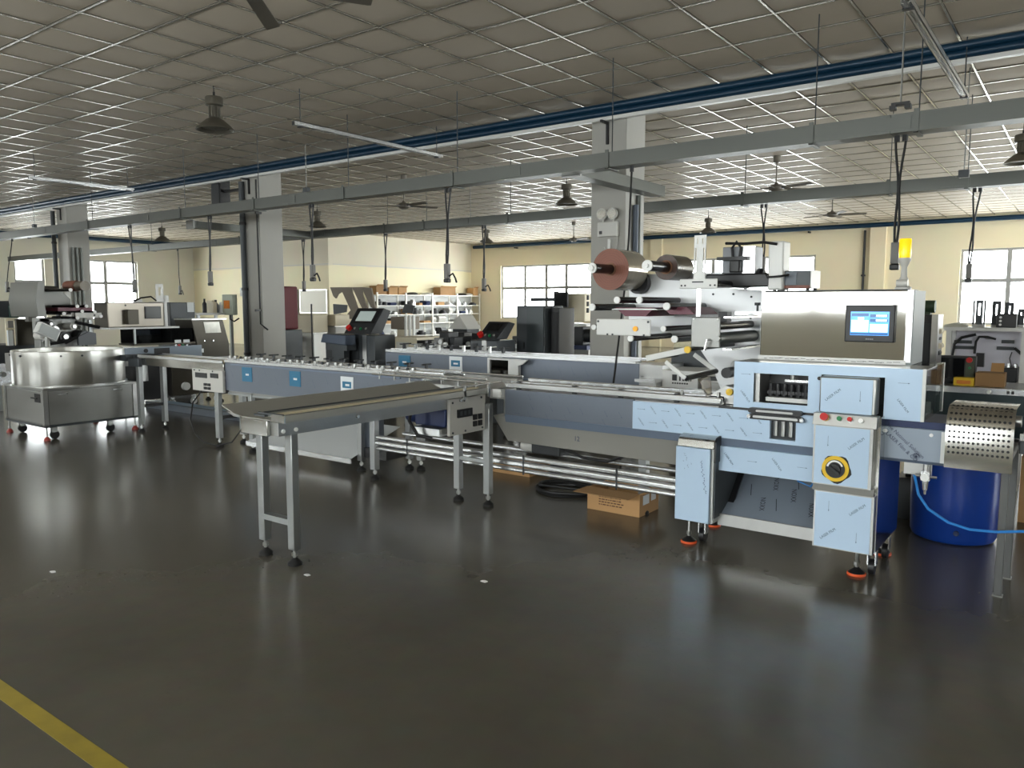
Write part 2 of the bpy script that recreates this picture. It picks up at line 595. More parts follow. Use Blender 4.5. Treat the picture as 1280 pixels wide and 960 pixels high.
# ---- walls with window openings
W_BACK = [(-19.86, -15.3), (-11.8, -7.2), (-3.15, 1.4)]
W_LEFT = [(at_x(18, 340, XL).y, at_x(56, 340, XL).y), (at_x(91, 340, XL).y, at_x(172, 340, XL).y), (3.2, 7.4)]
W_FRONT = [(-22.0, -17.5), (-13.5, -9.0), (-6.4, -1.2), (1.4, 5.6)]
W_RIGHT = [(10.5, 16.7), (17.7, 25.0)]  # windows out of view, added to light the back zone
ZF0, ZF1 = 1.4, 2.95
ZB0, ZB1 = 0.95, 3.12
structure(MB().sheet('y', YB, YB + 0.25, (XL - 0.25, XR + 0.25, 0, ZC + 0.12), [(a, b, ZB0, ZB1) for a, b in W_BACK]).build('wall_back', WALLB))
structure(MB().sheet('x', XL - 0.25, XL, (YF - 0.25, YB + 0.25, 0, ZC + 0.12), [(a, b, ZB0, 3.18) for a, b in W_LEFT]).build('wall_left', WALLL))
structure(MB().sheet('y', YF - 0.25, YF, (XL - 0.25, XR + 0.25, 0, ZC + 0.12), [(a, b, ZF0, ZF1) for a, b in W_FRONT]).build('wall_front', WALLL))
structure(MB().sheet('x', XR, XR + 0.25, (YF - 0.25, YB + 0.25, 0, ZC + 0.12), [(a, b, 0.6, 3.6) for a, b in W_RIGHT]).build('wall_right', WALLL))
structure(B(XL, XJ, YJ, YJ + 0.2, 0, ZC + 0.12).build('wall_store_front', WALLJ))
structure(B(XJ - 0.2, XJ, YJ + 0.2, YB, 0, ZC + 0.12).build('wall_store_side', WALLJ))

wn = 0


def window(axis, t, a0, a1, z0, z1, mull, zt, inward):
    """casement in an opening: frame, mullions, transom and one pane for each light"""
    global wn
    wn += 1
    mk = lambda u0, u1, v0, v1, d=0.03: (u0, u1, t - d, t + d, v0, v1) if axis == 'y' else (t - d, t + d, u0, u1, v0, v1)
    fr = MB()
    for q in ((a0, a1, z0, z0 + 0.07), (a0, a1, z1 - 0.07, z1), (a0, a0 + 0.07, z0 + 0.07, z1 - 0.07), (a1 - 0.07, a1, z0 + 0.07, z1 - 0.07)):
        fr.box(*mk(*q))
    root = structure(fr.build('window_%d' % wn, WINF))
    edges = [a0 + 0.07] + list(mull) + [a1 - 0.07]
    for m_ in mull:
        B(*mk(m_ - 0.06, m_ + 0.06, z0 + 0.07, z1 - 0.07)).build('mullion', WINF, root)
    for i in range(len(edges) - 1):
        u0 = edges[i] + (0.06 if i else 0); u1 = edges[i + 1] - (0.06 if i < len(edges) - 2 else 0)
        B(*mk(u0, u1, zt - 0.055, zt + 0.055)).build('transom', WINF, root)
        B(*mk(u0, u1, z0 + 0.07, zt - 0.055, 0.004)).build('pane', GLASS, root)
        B(*mk(u0, u1, zt + 0.055, z1 - 0.07, 0.004)).build('pane', GLASS, root)
    w, h = a1 - a0, z1 - z0
    c = (a0 + a1) / 2; zc = (z0 + z1) / 2
    if axis == 'y':
        portal((c, t + (0.12 if inward < 0 else -0.12), zc), (math.pi / 2 * (-1 if inward < 0 else 1), 0, 0), w, h)
    else:
        portal((t - 0.12 * inward, c, zc), (0, -math.pi / 2 * inward, 0), h, w)


def even(a, b, n):
    return [a + (b - a) * k / n for k in range(1, n)]


window('y', YB + 0.1, *W_BACK[0], ZB0, ZB1, [-18.67, -17.62, -16.67], 2.2, -1)
window('y', YB + 0.1, *W_BACK[1], ZB0, ZB1, even(*W_BACK[1], 4), 2.2, -1)
window('y', YB + 0.1, *W_BACK[2], ZB0, ZB1, [-1.95, -0.8, 0.3], 2.22, -1)
for k, (a, b) in enumerate(W_LEFT):
    window('x', XL - 0.1, a, b, ZB0, 3.18, even(a, b, (1, 2, 4, 4)[k]), 2.33, 1)
for a, b in W_FRONT:
    window('y', YF - 0.1, a, b, ZF0, ZF1, even(a, b, 4), 2.1, 1)
for a, b in W_RIGHT:
    window('x', XR + 0.1, a, b, 0.6, 3.6, even(a, b, 4), 2.6, -1)
# inner window of the store room
q0, q1 = at_y(354, 362, YJ), at_y(374, 393, YJ)
st = structure(MB().sheet('y', YJ - 0.06, YJ, (q0.x, q1.x, q1.z - 0.3, q0.z), [(q0.x + .06, q1.x - .06, q1.z - .24, q0.z - .06)]).build('window_%d' % (wn + 1), WINF))
B(q0.x + .06, q1.x - .06, YJ - 0.025, YJ - 0.015, q1.z - .24, q0.z - .06).build('pane', mat('frosted pane', (206, 218, 228), 0.2), st)

# wall relief: pilasters, picture rail joint
for k, x in enumerate((-12.75, -5.36, 2.05)):
    structure(B(x - 0.22, x + 0.22, YB - 0.12, YB, 0, ZC).build('trim_%d' % (k + 1), WALLB))
structure(B(XJ, XJ + 0.012, YJ + 0.2, YB, 2.93, 2.955).build('trim_4', GREYP))
structure(B(XL, XJ, YJ - 0.012, YJ, 2.93, 2.955).build('trim_5', GREYP))

# ---- columns
CX = (-20.24, -12.75, -5.27, 2.22)
for k, x in enumerate(CX):
    o = structure(B(x, x + 0.5, 8.82, 9.32, 0, ZC).build('column_%d' % (k + 1), PAINTC, bevel=0.008))

# ---- painted steel pipes under the ceiling
for nm, lab, y, x0, x1 in (('ceiling_pipe', 'pair of blue pipes with white conduit along the row of columns', 8.70, XL + 0.1, XR - 0.1),):
    t = thing(nm, lab, 'pipe', (0, y, 3.9))
    MB().cyl((x0, y, 3.985), (x1, y, 3.985), 0.042, 14).build('pipe', BLUEP, t)
    MB().cyl((x0, y + 0.01, 3.908), (x1, y + 0.01, 3.908), 0.04, 14).build('pipe', BLUEP, t)
    B(x0, x1, y + 0.0, y + 0.07, 3.825, 3.866).build('conduit', WHITE, t)
    for cxx in CX:
        MB().box(cxx + 0.22, cxx + 0.25, y - 0.06, 8.82, 3.795, 3.824).box(cxx + 0.22, cxx + 0.25, 8.79, 8.82, 3.55, 3.80).build('bracket', BLACK, t)
t = thing('wall_pipe', 'blue pipe along the top of the cream window wall', 'pipe', (-7, YB - 0.2, 3.9))
C((XJ + 0.3, YB - 0.2, 3.93), (XR - 0.2, YB - 0.2, 3.93), 0.07, 12).build('pipe', BLUEP, t)
for x in (-19, -13.3, -7.4, -1.5, 4.4):
    B(x - .02, x + .02, YB - .22, YB - 0.001, 3.80, 3.85).build('bracket', BLACK, t)
t = thing('wall_pipe', 'blue pipe along the top of the pale grey left wall', 'pipe', (XL + 0.2, 8, 3.9))
C((XL + 0.2, YF + 0.3, 3.93), (XL + 0.2, YJ - 0.2, 3.93), 0.07, 12).build('pipe', BLUEP, t)
for y in (2, 7, 12, 17):
    B(XL + .001, XL + .22, y - .02, y + .02, 3.80, 3.85).build('bracket', BLACK, t)

# drain pipes and conduits beside the columns
for x, lab, r in ((CX[0] - 0.07, 'grey drain pipe beside the column nearest the left windows', .05), (CX[1] + 0.07, 'dark grey drain pipe on the column with the orange-labelled box', .05)):
    t = thing('drain_pipe', lab, 'pipe', (x, 8.76, 0))
    C((x, 8.76, 0), (x, 8.76, 3.78), r, 12).build('pipe', DARK, t)
    for z in (0.6, 1.8, 3.0):
        MB().cyl((x, 8.76, z), (x, 8.76, z + .05), r + .012, 12).build('clamp', BLACK, t)
t = thing('conduit', 'pale conduit running down the column with the twin emergency lights', 'conduit', (CX[2] + .53, 9.1, 0))
C((CX[2] + .53, 9.12, 0), (CX[2] + .53, 9.12, 2.93), .03, 10).build('pipe', GALV, t)
C((CX[2] + .54, 9.02, 0), (CX[2] + .54, 9.02, 2.8), .036, 10).build('pipe', mat('slate pipe', (84, 92, 104), .5), t)
t = thing('conduit', 'silver conduits strapped to the column nearest the left windows', 'conduit', (CX[0] + .58, 9, 0))
for k in range(3):
    C((CX[0] + .54, 8.9 + .1 * k, 0), (CX[0] + .54, 8.9 + .1 * k, 2.9), .03, 10).build('pipe', GALV, t)
t = thing('wall_conduit', 'black conduit on the cream wall by a pilaster', 'conduit', (-5.75, YB - .05, 0))
C((-5.75, YB - .05, 0), (-5.75, YB - .05, 3.8), .035, 8).build('pipe', BLACK, t)
for z in (1.2, 2.4): B(-5.81, -5.69, YB - .09, YB, z, z + .05).build('clamp', BLACK, t)

# ---- emergency light, switch and box on columns
def on_col(px, py):
    return at_y(px, py, 8.82)

c = on_col(762, 287)
t = thing('emergency_light', 'white twin-head emergency light on the square column', 'lamp', (c.x, 8.79, c.z - .08))
B(c.x - .14, c.x + .14, 8.75, 8.82, c.z - .09, c.z + .09).build('housing', GREYP, t, bevel=.006)
for s in (-1, 1):
    hx = c.x + s * .075
    MB().cyl((hx, 8.785, c.z + .09), (hx, 8.785, c.z + .13), .012, 8).cyl((hx, 8.80, c.z + .19), (hx, 8.74, c.z + .19), .055, 20, .075).build('lamp_head', GREYP, t)
    C((hx, 8.739, c.z + .19), (hx, 8.732, c.z + .19), .062, 20).build('lens', MIRROR, t)
B(c.x - .11, c.x - .07, 8.744, 8.75, c.z - .06, c.z - .02).build('test_button', BLACK, t)
MB().box(c.x - .01, c.x + .03, 8.79, 8.82, c.z - .24, c.z - .12).build('socket', WHITE, t)
MB().tube([(c.x + .12, 8.80, c.z - .09)] + [(c.x + .03 + .10 * math.cos(a), 8.80, c.z - .17 - .13 * math.sin(a)) for a in [k * math.pi / 9 for k in range(0, 9)]], .006).build('cord', GREYP, t)

c = on_col(299, 381)
t = thing('switch_box', 'pale grey switch box with orange label on the column', 'switch box', (c.x, 8.66, c.z))
B(c.x - .20, c.x + .12, 8.59, 8.70, c.z - .19, c.z + .19).build('housing', mat('grey green enamel', (166, 172, 156), .5), t, bevel=.01)
B(c.x - .14, c.x + .04, 8.584, 8.59, c.z - .07, c.z + .08).build('label_plate', mat('orange label', (206, 118, 34), .5, 0, .2, 30), t)
MB().tube([(c.x - .05, 8.65, c.z - .19), (c.x - .05, 8.65, c.z - .27), (c.x + .03, 8.68, c.z - .31), (c.x + .10, 8.74, c.z - .25)], .014).build('cord', CABLE, t)
c = on_col(305, 365)
tag(B(c.x - .06, c.x + .06, 8.775, 8.82, c.z - .08, c.z + .08).build('light_switch', WHITE, bevel=.004), 'small white light switch above the orange-labelled box', 'switch')
t = thing('loudspeaker', 'black loudspeaker hung high beside the column', 'speaker', at_y(270, 240, 8.9))
c = at_y(270, 240, 8.9)
B(c.x - .17, c.x + .14, 8.90, 9.12, c.z - .27, c.z + .27).build('cabinet', BLACK, t, bevel=.01)
B(c.x - .14, c.x + .11, 8.892, 8.90, c.z - .24, c.z + .24).build('grille', DARK2, t)
MB().box(c.x + .14, CX[1], 8.98, 9.04, c.z - .02, c.z + .03).build('bracket', BLACK, t)
# a black conduit with clips on the same column
XC = CX[1] + .5
t = thing('column_conduit', 'thin black cable clipped down the side of the column', 'cable', (XC + .02, 9.0, 1.2))
c0, c1, c2 = at_x(320, 262, XC), at_x(325, 405, XC), at_x(334, 412, XC)
o_ = Vector((.02, 0, 0))
MB().tube([Vector((XC, c0.y, 3.78)) + o_, c0 + o_, c1 + o_, c2 + o_], .015).build('cable', CABLE, t)
for py in (266, 388):
    q_ = at_x(322, py, XC); B(XC, XC + .036, q_.y - .06, q_.y + .06, q_.z - .02, q_.z + .02).build('clip', BLACK, t)

# ---- cable trays on hanging rods
def tray(y, x0, x1, z, label, rods, h=.14, w=.2):
    t = thing('cable_tray', label, 'cable tray', ((x0 + x1) / 2, y, z))
    n = max(1, round((x1 - x0) / 4))
    for k in range(n):
        a, b = x0 + (x1 - x0) * k / n, x0 + (x1 - x0) * (k + 1) / n
        MB().box(a, b - .006, y, y + .006, z, z + h).box(a, b - .006, y + w - .006, y + w, z, z + h).box(a, b - .006, y, y + w, z - .004, z).box(a, b - .006, y - .004, y + w + .004, z + h, z + h + .006).build('tray_length', GALV, t)
        if k:
            B(a - .15, a + .15, y - .006, y, z + .02, z + h - .02).build('splice_plate', GALV, t)
    for rx in rods:
        r = MB().cyl((rx, y + w / 2, z + h), (rx, y + w / 2, ZC), .006, 6).build('hanger_rod', DARK, t)
        MB().box(rx - .02, rx + .02, y - .012, y - .006, z - .02, z + h + .03).box(rx - .02, rx + .02, y - .012, y + w + .012, z - .02, z - .01).build('hanger_clip', GALV, r)
    return t

TY1, TZ1 = 7.15, 2.95
rods1 = [at_y(px, 200, TY1).x for px in (105, 222, 315, 428, 565, 759, 1013, 1143)] + [1.5, 4.0]
tray(TY1, -28.8, 6.4, TZ1, 'long galvanised cable tray hung in front of the columns', rods1)
TY2, TZ2 = 10.95, 2.95
rods2 = [at_y(px, 280, TY2).x for px in (480, 529, 634, 927, 1108, 1205)] + [1.6, 4.2, -16, -20, -24]
tray(TY2, -28.8, 6.4, TZ2, 'galvanised cable tray hung behind the columns', rods2)


def cross_tray(x, y0, y1, z, label):
    t = thing('cable_tray', label, 'cable tray', (x, y0, z))
    MB().box(x, x + .006, y0, y1, z, z + .12).box(x + .194, x + .2, y0, y1, z, z + .12).box(x, x + .2, y0, y1, z - .004, z).box(x - .004, x + .204, y0, y1, z + .12, z + .126).build('tray_length', GALV, t)
    B(x - .02, x + .22, y0, y0 + .03, z - .02, z + .14).build('end_clip', DULL, t)
    return t

cross_tray(CX[2] + .505, TY1 + .22, 9.5, TZ1, 'short cross tray reaching the column with the twin emergency lights')
cross_tray(-13.6, 8.2, TY2 - .02, TZ2, 'short cross tray ending at the rear cable tray')

# ---- channel rails hung crosswise under the ceiling
def channel(p0, p1, label):
    t = thing('ceiling_channel', label, 'channel', p0)
    w = .03
    x = (p0[0] + p1[0]) / 2
    MB().box(x - w, x - w + .005, p0[1], p1[1], p0[2], p0[2] + .05).box(x + w - .005, x + w, p0[1], p1[1], p0[2], p0[2] + .05).box(x - w, x + w, p0[1], p1[1], p0[2] + .045, p0[2] + .05).box(x - w, x - w + .018, p0[1], p1[1], p0[2], p0[2] + .005).box(x + w - .018, x + w, p0[1], p1[1], p0[2], p0[2] + .005).build('channel', ALU, t)
    for y in (p0[1] + .1, p1[1] - .1):
        r = MB().cyl((x, y, p0[2] + .05), (x, y, ZC), .006, 6).build('hanger_rod', DARK, t)
        B(x - .035, x + .035, y - .02, y + .02, p0[2] - .012, p0[2] - .001).build('nut_plate', BLACK, r)
    return t

a = at_z(373, 155, 3.62); b = at_z(575, 205, 3.62); b.y = min(b.y, 8.55); channel(a, b, 'galvanised channel hung crosswise beside the bell lamp')
a = at_z(1132, 4, 3.5); b = at_z(1208, 124, 3.5); channel((a.x, a.y, 3.5), (a.x, b.y, 3.5), 'bright galvanised channel crossing under the blue pipes above the machine')
a = at_z(42, 222, 3.62); b = at_z(160, 240, 3.62); channel(a, b, 'dull galvanised channel hung crosswise near the left windows')

# ---- pendant sensor drops: thin rod with a small box
for px, y0, y1, Y, lab in ((383, 120, 237, 8.2, 'small sensor box on a rod beside the square column'), (1205, 20, 216, 9.8, 'small dark box on a rod above the white rack'),
                          (588, 195, 275, 12.4, 'small dark box on a rod above the store shelves'), (43, 225, 282, 8.3, 'small dark box on a rod near the left windows')):
    p = at_y(px, y1, Y)
    t = thing('ceiling_drop', lab, 'sensor', p)
    C((p.x, Y, p.z), (p.x, Y, ZC), .007, 6).build('rod', DULL, t)
    B(p.x - .05, p.x + .05, Y - .04, Y + .04, p.z - .05, p.z + .03).build('box', DARK, t, bevel=.006)
p = at_y(1126, 128, 6.3)
t = thing('ceiling_drop', 'rod with two small clamps hanging above the beacon', 'hanger', p)
C((p.x, 6.3, p.z), (p.x, 6.3, ZC), .007, 6).build('rod', DULL, t)
B(p.x - .06, p.x + .06, 6.28, 6.32, p.z - .02, p.z).build('clamp_bar', BLACK, t)
for s in (-1, 1): B(p.x + s * .05 - .02, p.x + s * .05 + .02, 6.27, 6.33, p.z - .05, p.z - .02).build('clamp', BLACK, t)


# ---- high bay lamps
def bay_lamp(p, label):
    t = thing('bell_lamp', label, 'lamp', p, 'bell lamps under the ceiling')
    x, y, z = p
    MB().lathe([(.06, .38), (.095, .372), (.10, .36), (.10, .285), (.09, .275), (.06, .27)], p, 22).build('ballast', LAMPM, t)
    MB().lathe([(.058, .27), (.058, .145), (.064, .135)], p, 20).build('neck', LAMPM, t)
    rib = MB()
    for k in range(12):
        a = k * math.pi / 6
        rib.box(x + .06 * math.cos(a) - .005, x + .06 * math.cos(a) + .005, y + .06 * math.sin(a) - .005, y + .06 * math.sin(a) + .005, z + .145, z + .27)
    rib.build('cooling_fins', LAMPM, t)
    MB().lathe([(.064, .135), (.10, .115), (.17, .055), (.21, .015), (.215, .0), (.209, .0), (.165, .05), (.095, .108), (.02, .125)], p, 32).build('reflector', LAMPM, t)
    MB().lathe([(.0, .03), (.14, .028), (.145, .032), (.0, .045)], p, 20).build('lens', LAMPW, t)  # added disc; its dark tone gives the shade inside the open bell
    MB().cyl((x, y, z + .38), (x, y, z + .43), .014, 8).cyl((x, y, z + .43), (x, y, ZC), .006, 6).build('hanger', BLACK, t)
    return t

for px, py, z, lab in ((269, 163, 3.55, 'bell-shaped bay lamp hanging alone in the dark front ceiling'),
                       (708, 256, 3.40, 'bell-shaped bay lamp just beside the square column with emergency lights'),
                       (397, 284, 3.40, 'bell-shaped bay lamp over the brown slotted guard plates'),
                       (203, 301, 3.40, 'bell-shaped bay lamp in front of the left windows'),
                       (885, 291, 3.42, 'bell-shaped bay lamp behind the white tee bracket'),
                       (608, 303, 3.42, 'bell-shaped bay lamp over the white store shelves'),
                       (1277, 204, 3.42, 'bell-shaped bay lamp over the white rack')):
    bay_lamp(at_z(px, py, z), lab)


# ---- ceiling fans
def fan(p, rot, label, length=.70):
    t = thing('ceiling_fan', label, 'fan', p, 'ceiling fans')
    x, y, z = p
    MB().lathe([(.0, -.05), (.07, -.045), (.12, -.01), (.125, .03), (.09, .06), (.04, .07), (.02, .11)], p, 24).build('motor', FANM, t)
    MB().cyl((x, y, z + .1), (x, y, ZC), .012, 8).lathe([(.02, ZC - z - .12), (.06, ZC - z - .10), (.06, ZC - z)], p, 16).build('down_rod', FANM, t)
    for k in range(5):
        a = rot + k * 2 * math.pi / 5
        ca, sa = math.cos(a), math.sin(a)
        blade = MB()
        f = lambda u, v, w: (x + u * ca - v * sa, y + u * sa + v * ca, z + w)
        sec = [(.13, .025), (.25, .042), (length - .02, .050), (length, .042)]
        for (u0, w0), (u1, w1) in zip(sec[:-1], sec[1:]):
            lo = [f(u0, -w0, .020), f(u1, -w1, .020), f(u1, w1, -.004), f(u0, w0, -.004)]
            blade.hexa(lo, [(q[0], q[1], q[2] + .006) for q in lo])
        blade.build('blade', FANM, t)
        MB().hexa([f(.08, -.015, .0), f(.16, -.015, .0), f(.16, .015, .0), f(.08, .015, .0)], [f(.08, -.015, .016), f(.16, -.015, .016), f(.16, .015, .016), f(.08, .015, .016)]).build('blade_iron', DARK, t)
    return t

p = at_z(505, 258, 3.45); fan(p, 1.1, 'ceiling fan above the slotted guard plates and store shelves')
p = at_z(970, 236, 3.5); fan(p, -.35, 'ceiling fan above the polished cover in front of the rear tray')
p = at_z(1040, 269, 3.5); fan(p, .3, 'ceiling fan near the cream window wall by the pilaster')
p = at_z(717, 300, 3.5); fan(p, .9, 'ceiling fan beside the square column over the far window')
p = at_z(264, 283, 3.5); fan(p, .2, 'ceiling fan seen behind the loudspeaker column')


# ---- sockets on cords dropping from the trays
def cord_drop(top, bottom, label, twin=True, lead=None):
    t = thing('cord_drop', label, 'power cord', bottom, 'socket cords dropping from the cable trays')
    top, bottom = Vector(top), Vector(bottom)
    for s in ((-.03, .03) if twin else (0,)):
        pts = []
        for k in range(9):
            f = k / 8
            p = top.lerp(bottom + Vector((0, 0, .1)), f)
            p.x += s * (1 - f) + .012 * math.sin(f * 7 + s * 60)
            pts.append(p)
        MB().tube(pts, .011, 6).build('cord', CABLE, t)
        C(top + Vector((s, 0, -.05)), top + Vector((s, 0, -.001)), .022, 8).build('gland', BLACK, t)
    x, y, z = bottom
    MB().box(x - .032, x + .032, y - .03, y + .03, z - .08, z + .1).build('socket', mat('socket grey', (120, 118, 114), .5), t, bevel=.008)
    MB().box(x - .036, x + .036, y - .034, y + .034, z - .13, z - .081).build('plug', BLACK, t, bevel=.01)
    if lead:
        MB().tube([(x + .03, y, z - .05), (x + .09, y, z - .02), (x + .13, y, z - .08), (x + .15, y, z - .13)], .012, 6).build('plug_lead', CABLE, t)
    return t

for px, py, qx, qy, Y, z, lab, tw, ld in (
        (1127, 160, 1119, 318, TY1 + .1, TZ1, 'socket cord hanging over the machine by the amber beacon', True, False),
        (560, 233, 559, 340, TY1 + .1, TZ1, 'socket cord hanging over the white store shelves, from the front tray', True, True),
        (389, 251, 391, 340, TY1 + .1, TZ1, 'socket cord hanging in front of the whiteboard', True, True),
        (262, 268, 263, 347, TY1 + .1, TZ1, 'socket cord hanging over the dark tunnel machine', True, False),
        (162, 280, 168, 357, TY1 + .1, TZ1, 'socket cord hanging in front of the left double window', True, False),
        (15, 297, 9, 358, TY1 + .1, TZ1, 'single cord hanging by the narrow left window', False, True),
        (1222, 234, 1211, 340, TY2 + .1, TZ2, 'socket cord hanging over the white rack', True, False),
        (955, 256, 954, 330, TY2 + .1, TZ2, 'socket cord hanging behind the grey printer box', True, False),
        (605, 285, 605, 355, TY2 + .1, TZ2, 'socket cord hanging at the end of the store shelves', True, True),
        (482, 293, 482, 356, TY2 + .1, TZ2, 'socket cord hanging over the boxes on the store shelves', True, False),
        (379, 300, 380, 357, TY2 + .1, TZ2, 'thin socket cord hanging by the red cabinet', True, False),
        (222, 314, 225, 362, TY2 + .1, TZ2, 'single cord hanging on the far left wall', False, True)):
    a, b = at_y(px, py, Y), at_y(qx, qy, Y)
    cord_drop((a.x, Y, z - .008), (b.x, Y, b.z), lab, tw, ld)
# cord running down in front of the square column
a = at_y(790, 205, TY1 + .1)
t = thing('cord_drop', 'long black cord running from the tray down past the square column', 'power cord', (a.x, TY1 + .1, .9))
e = at_y(766, 490, 6.6)
MB().tube([(a.x, TY1 + .1, TZ1 - .004), at_y(786, 300, 7.2), at_y(781, 360, 7.1), at_y(773, 430, 6.95), at_y(766, 485, 6.75), (e.x, 6.7, .35), (e.x + .1, 6.6, .011)], .011, 6).build('cord', CABLE, t)
C((a.x, TY1 + .1, TZ1 - .06), (a.x, TY1 + .1, TZ1 - .005), .022, 8).build('gland', BLACK, t)

# ================================================================== THE FLOW WRAPPING MACHINE AND ITS LINE
def level_foot(parent, x, y, top, pad=RUBBER, ring=None, r=.042):
    f = MB().cyl((x, y, .03), (x, y, top), .010, 10).cyl((x, y, .055), (x, y, .075), .018, 6).build('levelling_foot', STEEL, parent)
    MB().lathe([(r, .0 if ring is None else .014), (r, .016), (r * .75, .026), (.02, .036), (.012, .045)], (x, y, 0), 20).build('foot_pad', pad, f)
    if ring:
        MB().lathe([(r * 1.12, 0), (r * 1.15, .007), (r * 1.08, .0135)], (x, y, 0), 20).build('foot_ring', ring, f)
    return f


def caster(parent, x, y, z, r=.045, wheel=BLACK):
    c = MB().box(x - .025, x + .025, y - .03, y + .03, z, z + .008).box(x - .024, x - .018, y - .03, y + .025, z - .07, z).box(x + .018, x + .024, y - .03, y + .025, z - .07, z).build('caster', ALU, parent)
    MB().cyl((x - .015, y, r), (x + .015, y, r), r, 18).build('wheel', wheel, c)
    return c


fw = thing('flow_wrapper', 'long stainless flow wrapping machine covered in pale blue protective film', 'packaging machine', (-1.5, 4.9, 0))

# --- bed
MB().box(-3.55, -1.25, 4.725, 5.2, .69, .90).build('bed_frame', STEELH, fw)
cut = (-1.53, -1.375, .735, .862)
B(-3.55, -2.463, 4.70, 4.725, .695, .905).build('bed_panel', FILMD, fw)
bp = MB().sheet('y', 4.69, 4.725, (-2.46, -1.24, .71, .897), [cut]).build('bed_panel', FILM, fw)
film_print(bp, -2.44, -1.56, .72, .89, 4.688, .085, .013, seed=1)
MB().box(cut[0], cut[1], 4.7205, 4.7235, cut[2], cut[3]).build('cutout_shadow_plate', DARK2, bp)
for k in range(3):
    MB().cyl((cut[0] + .03 + .045 * k, 4.715, cut[2] + .02), (cut[0] + .03 + .045 * k, 4.715, cut[3] - .01), .014, 8).build('cutout_spindle', STEEL, bp)
# slotted guide over the cut-out (stadium outlines)
def stadium(mb, x0, x1, z, r, y0, y1, n=8):
    P = [(x0 + r * math.cos(a), z + r * math.sin(a)) for a in [math.pi / 2 + math.pi * k / n for k in range(n + 1)]] + \
        [(x1 + r * math.cos(a), z + r * math.sin(a)) for a in [-math.pi / 2 + math.pi * k / n for k in range(n + 1)]]
    mb.prism(P, 'y', y0, y1)
g = MB(); stadium(g, -1.64, -1.345, .868, .017, 4.664, 4.688); g = g.build('guide_bar', BLACK, fw)
i_ = MB(); stadium(i_, -1.62, -1.365, .868, .007, 4.660, 4.664); i_.build('slot', STEEL, g)
for x in (-1.65, -1.335): C((x, 4.664, .868), (x, 4.652, .868), .012, 12).build('roller_end', ALU, g)
# darker fold line and lower panels
MB().prism([(4.69, .712), (4.725, .712), (4.725, .655), (4.705, .655)], 'x', -3.55, -1.24).build('bed_fold', FILME, fw)
dm = MB(); rn = random.Random(5)
for k in range(7):
    x = -3.45 + k * .15
    for zz in (.73, .79, .86):
        if rn.random() < .75:
            put_arrow(dm, (x + rn.uniform(-.03, .03), 4.698, zz), .05, rn.choice((0, -1.0, -1.0, -1.0)))
stuff(dm.build('film_print', INK, fw))
lp = B(-1.86, -1.24, 4.675, 4.705, .505, .66).build('lower_panel', FILM, fw)
film_print(lp, -1.85, -1.25, .51, .66, 4.673, .15, .018, seed=3)
# chute under the bed
ch = MB(); A = [(-3.70, 4.74, .69), (-1.9, 4.74, .69), (-1.9, 5.18, .69), (-3.70, 5.18, .69)]
Bq = [(-3.60, 4.80, .49), (-1.9, 4.80, .47), (-1.9, 5.12, .47), (-3.60, 5.12, .49)]
ch.hexa(Bq, A).build('return_chute', mat('satin chute steel', (158, 156, 149), .42, .25, .06, 2), fw, bevel=.004)
cp = MB(); put_text(cp, '12', (-2.95, 4.768, .575), .05); cp.build('chalk_number', INK, fw)
gu = MB().box(-3.42, -3.16, 4.86, 5.02, .40, .485).build('gear_motor', DARK2, fw, bevel=.01)
C((-3.42, 4.94, .44), (-3.55, 4.94, .44), .045, 16).build('motor_can', GREYP, gu)
MB().tube([(-3.16, 4.94, .45), (-3.0, 4.95, .40), (-2.8, 4.95, .395), (-2.66, 4.97, .45), (-2.62, 5.0, .475)], .010).build('motor_cable', CABLE, gu)
# bed rails and pusher chain
for y0, y1, z0, z1 in ((4.735, 4.775, .915, .955), (4.80, 4.83, .925, .965), (5.04, 5.07, .925, .965), (5.09, 5.13, .915, .955)):
    B(-3.58, -1.86, y0, y1, z0, z1).build('guide_rail', ALU, fw, bevel=.006)
B(-3.55, -1.8, 4.84, 5.03, .900, .912).build('slide_plate', STEELH, fw)
for k in range(9):
    x = -3.5 + k * .19
    MB().box(x, x + .012, 4.90, 4.97, .912, .95).build('pusher', WHITEC, fw)
for x in (-3.5, -3.0, -2.62, -2.2): B(x, x + .03, 4.775, 4.80, .90, .96).build('rail_clamp', DARK2, fw)
for x in (-2.15, -1.9): C((x, 4.79, .955), (x, 4.79, .985), .01, 8).build('rail_screw', STEEL, fw)

# --- left leg cabinet
lc = B(-2.085, -1.85, 4.62, 5.2, .165, .64).build('leg_cabinet', STEELH, fw)
pn = B(-2.098, -1.868, 4.60, 4.62, .165, .643).build('leg_panel', FILM, lc, bevel=.003)
s = MB(); rn = random.Random(21)
for k in range(16):                                     # unreadable pen strokes
    z = .56 - .013 * k; x = -1.925 + .0022 * k
    an = rn.uniform(-2.4, -.6); l = rn.uniform(.010, .024)
    put_arrow(s, (x + rn.uniform(-.006, .006), 4.5985, z), l, an, .0022)
for k in range(9):
    put_arrow(s, (-2.02 + rn.uniform(-.025, .03), 4.5985, .60 - .012 * k), rn.uniform(.008, .018), rn.uniform(-2.4, 0), .0014)
stuff(s.build('handwriting', mat('pen ink', (40, 48, 110), .6), lc))
MB().prism([(4.60, .645), (4.612, .69), (4.64, .712), (4.70, .72), (5.2, .72), (5.2, .645)], 'x', -2.09, -1.845).build('leg_hood', MIRROR, lc, bevel=.004)
MB().prism([(4.604, .56), (4.612, .69), (4.64, .714), (4.688, .722), (4.688, .56)], 'x', -1.845, -1.832).build('edge_seal', BLACK, lc)
B(-1.845, -1.838, 4.62, 5.15, .20, .60).build('side_plate', DARK, lc)

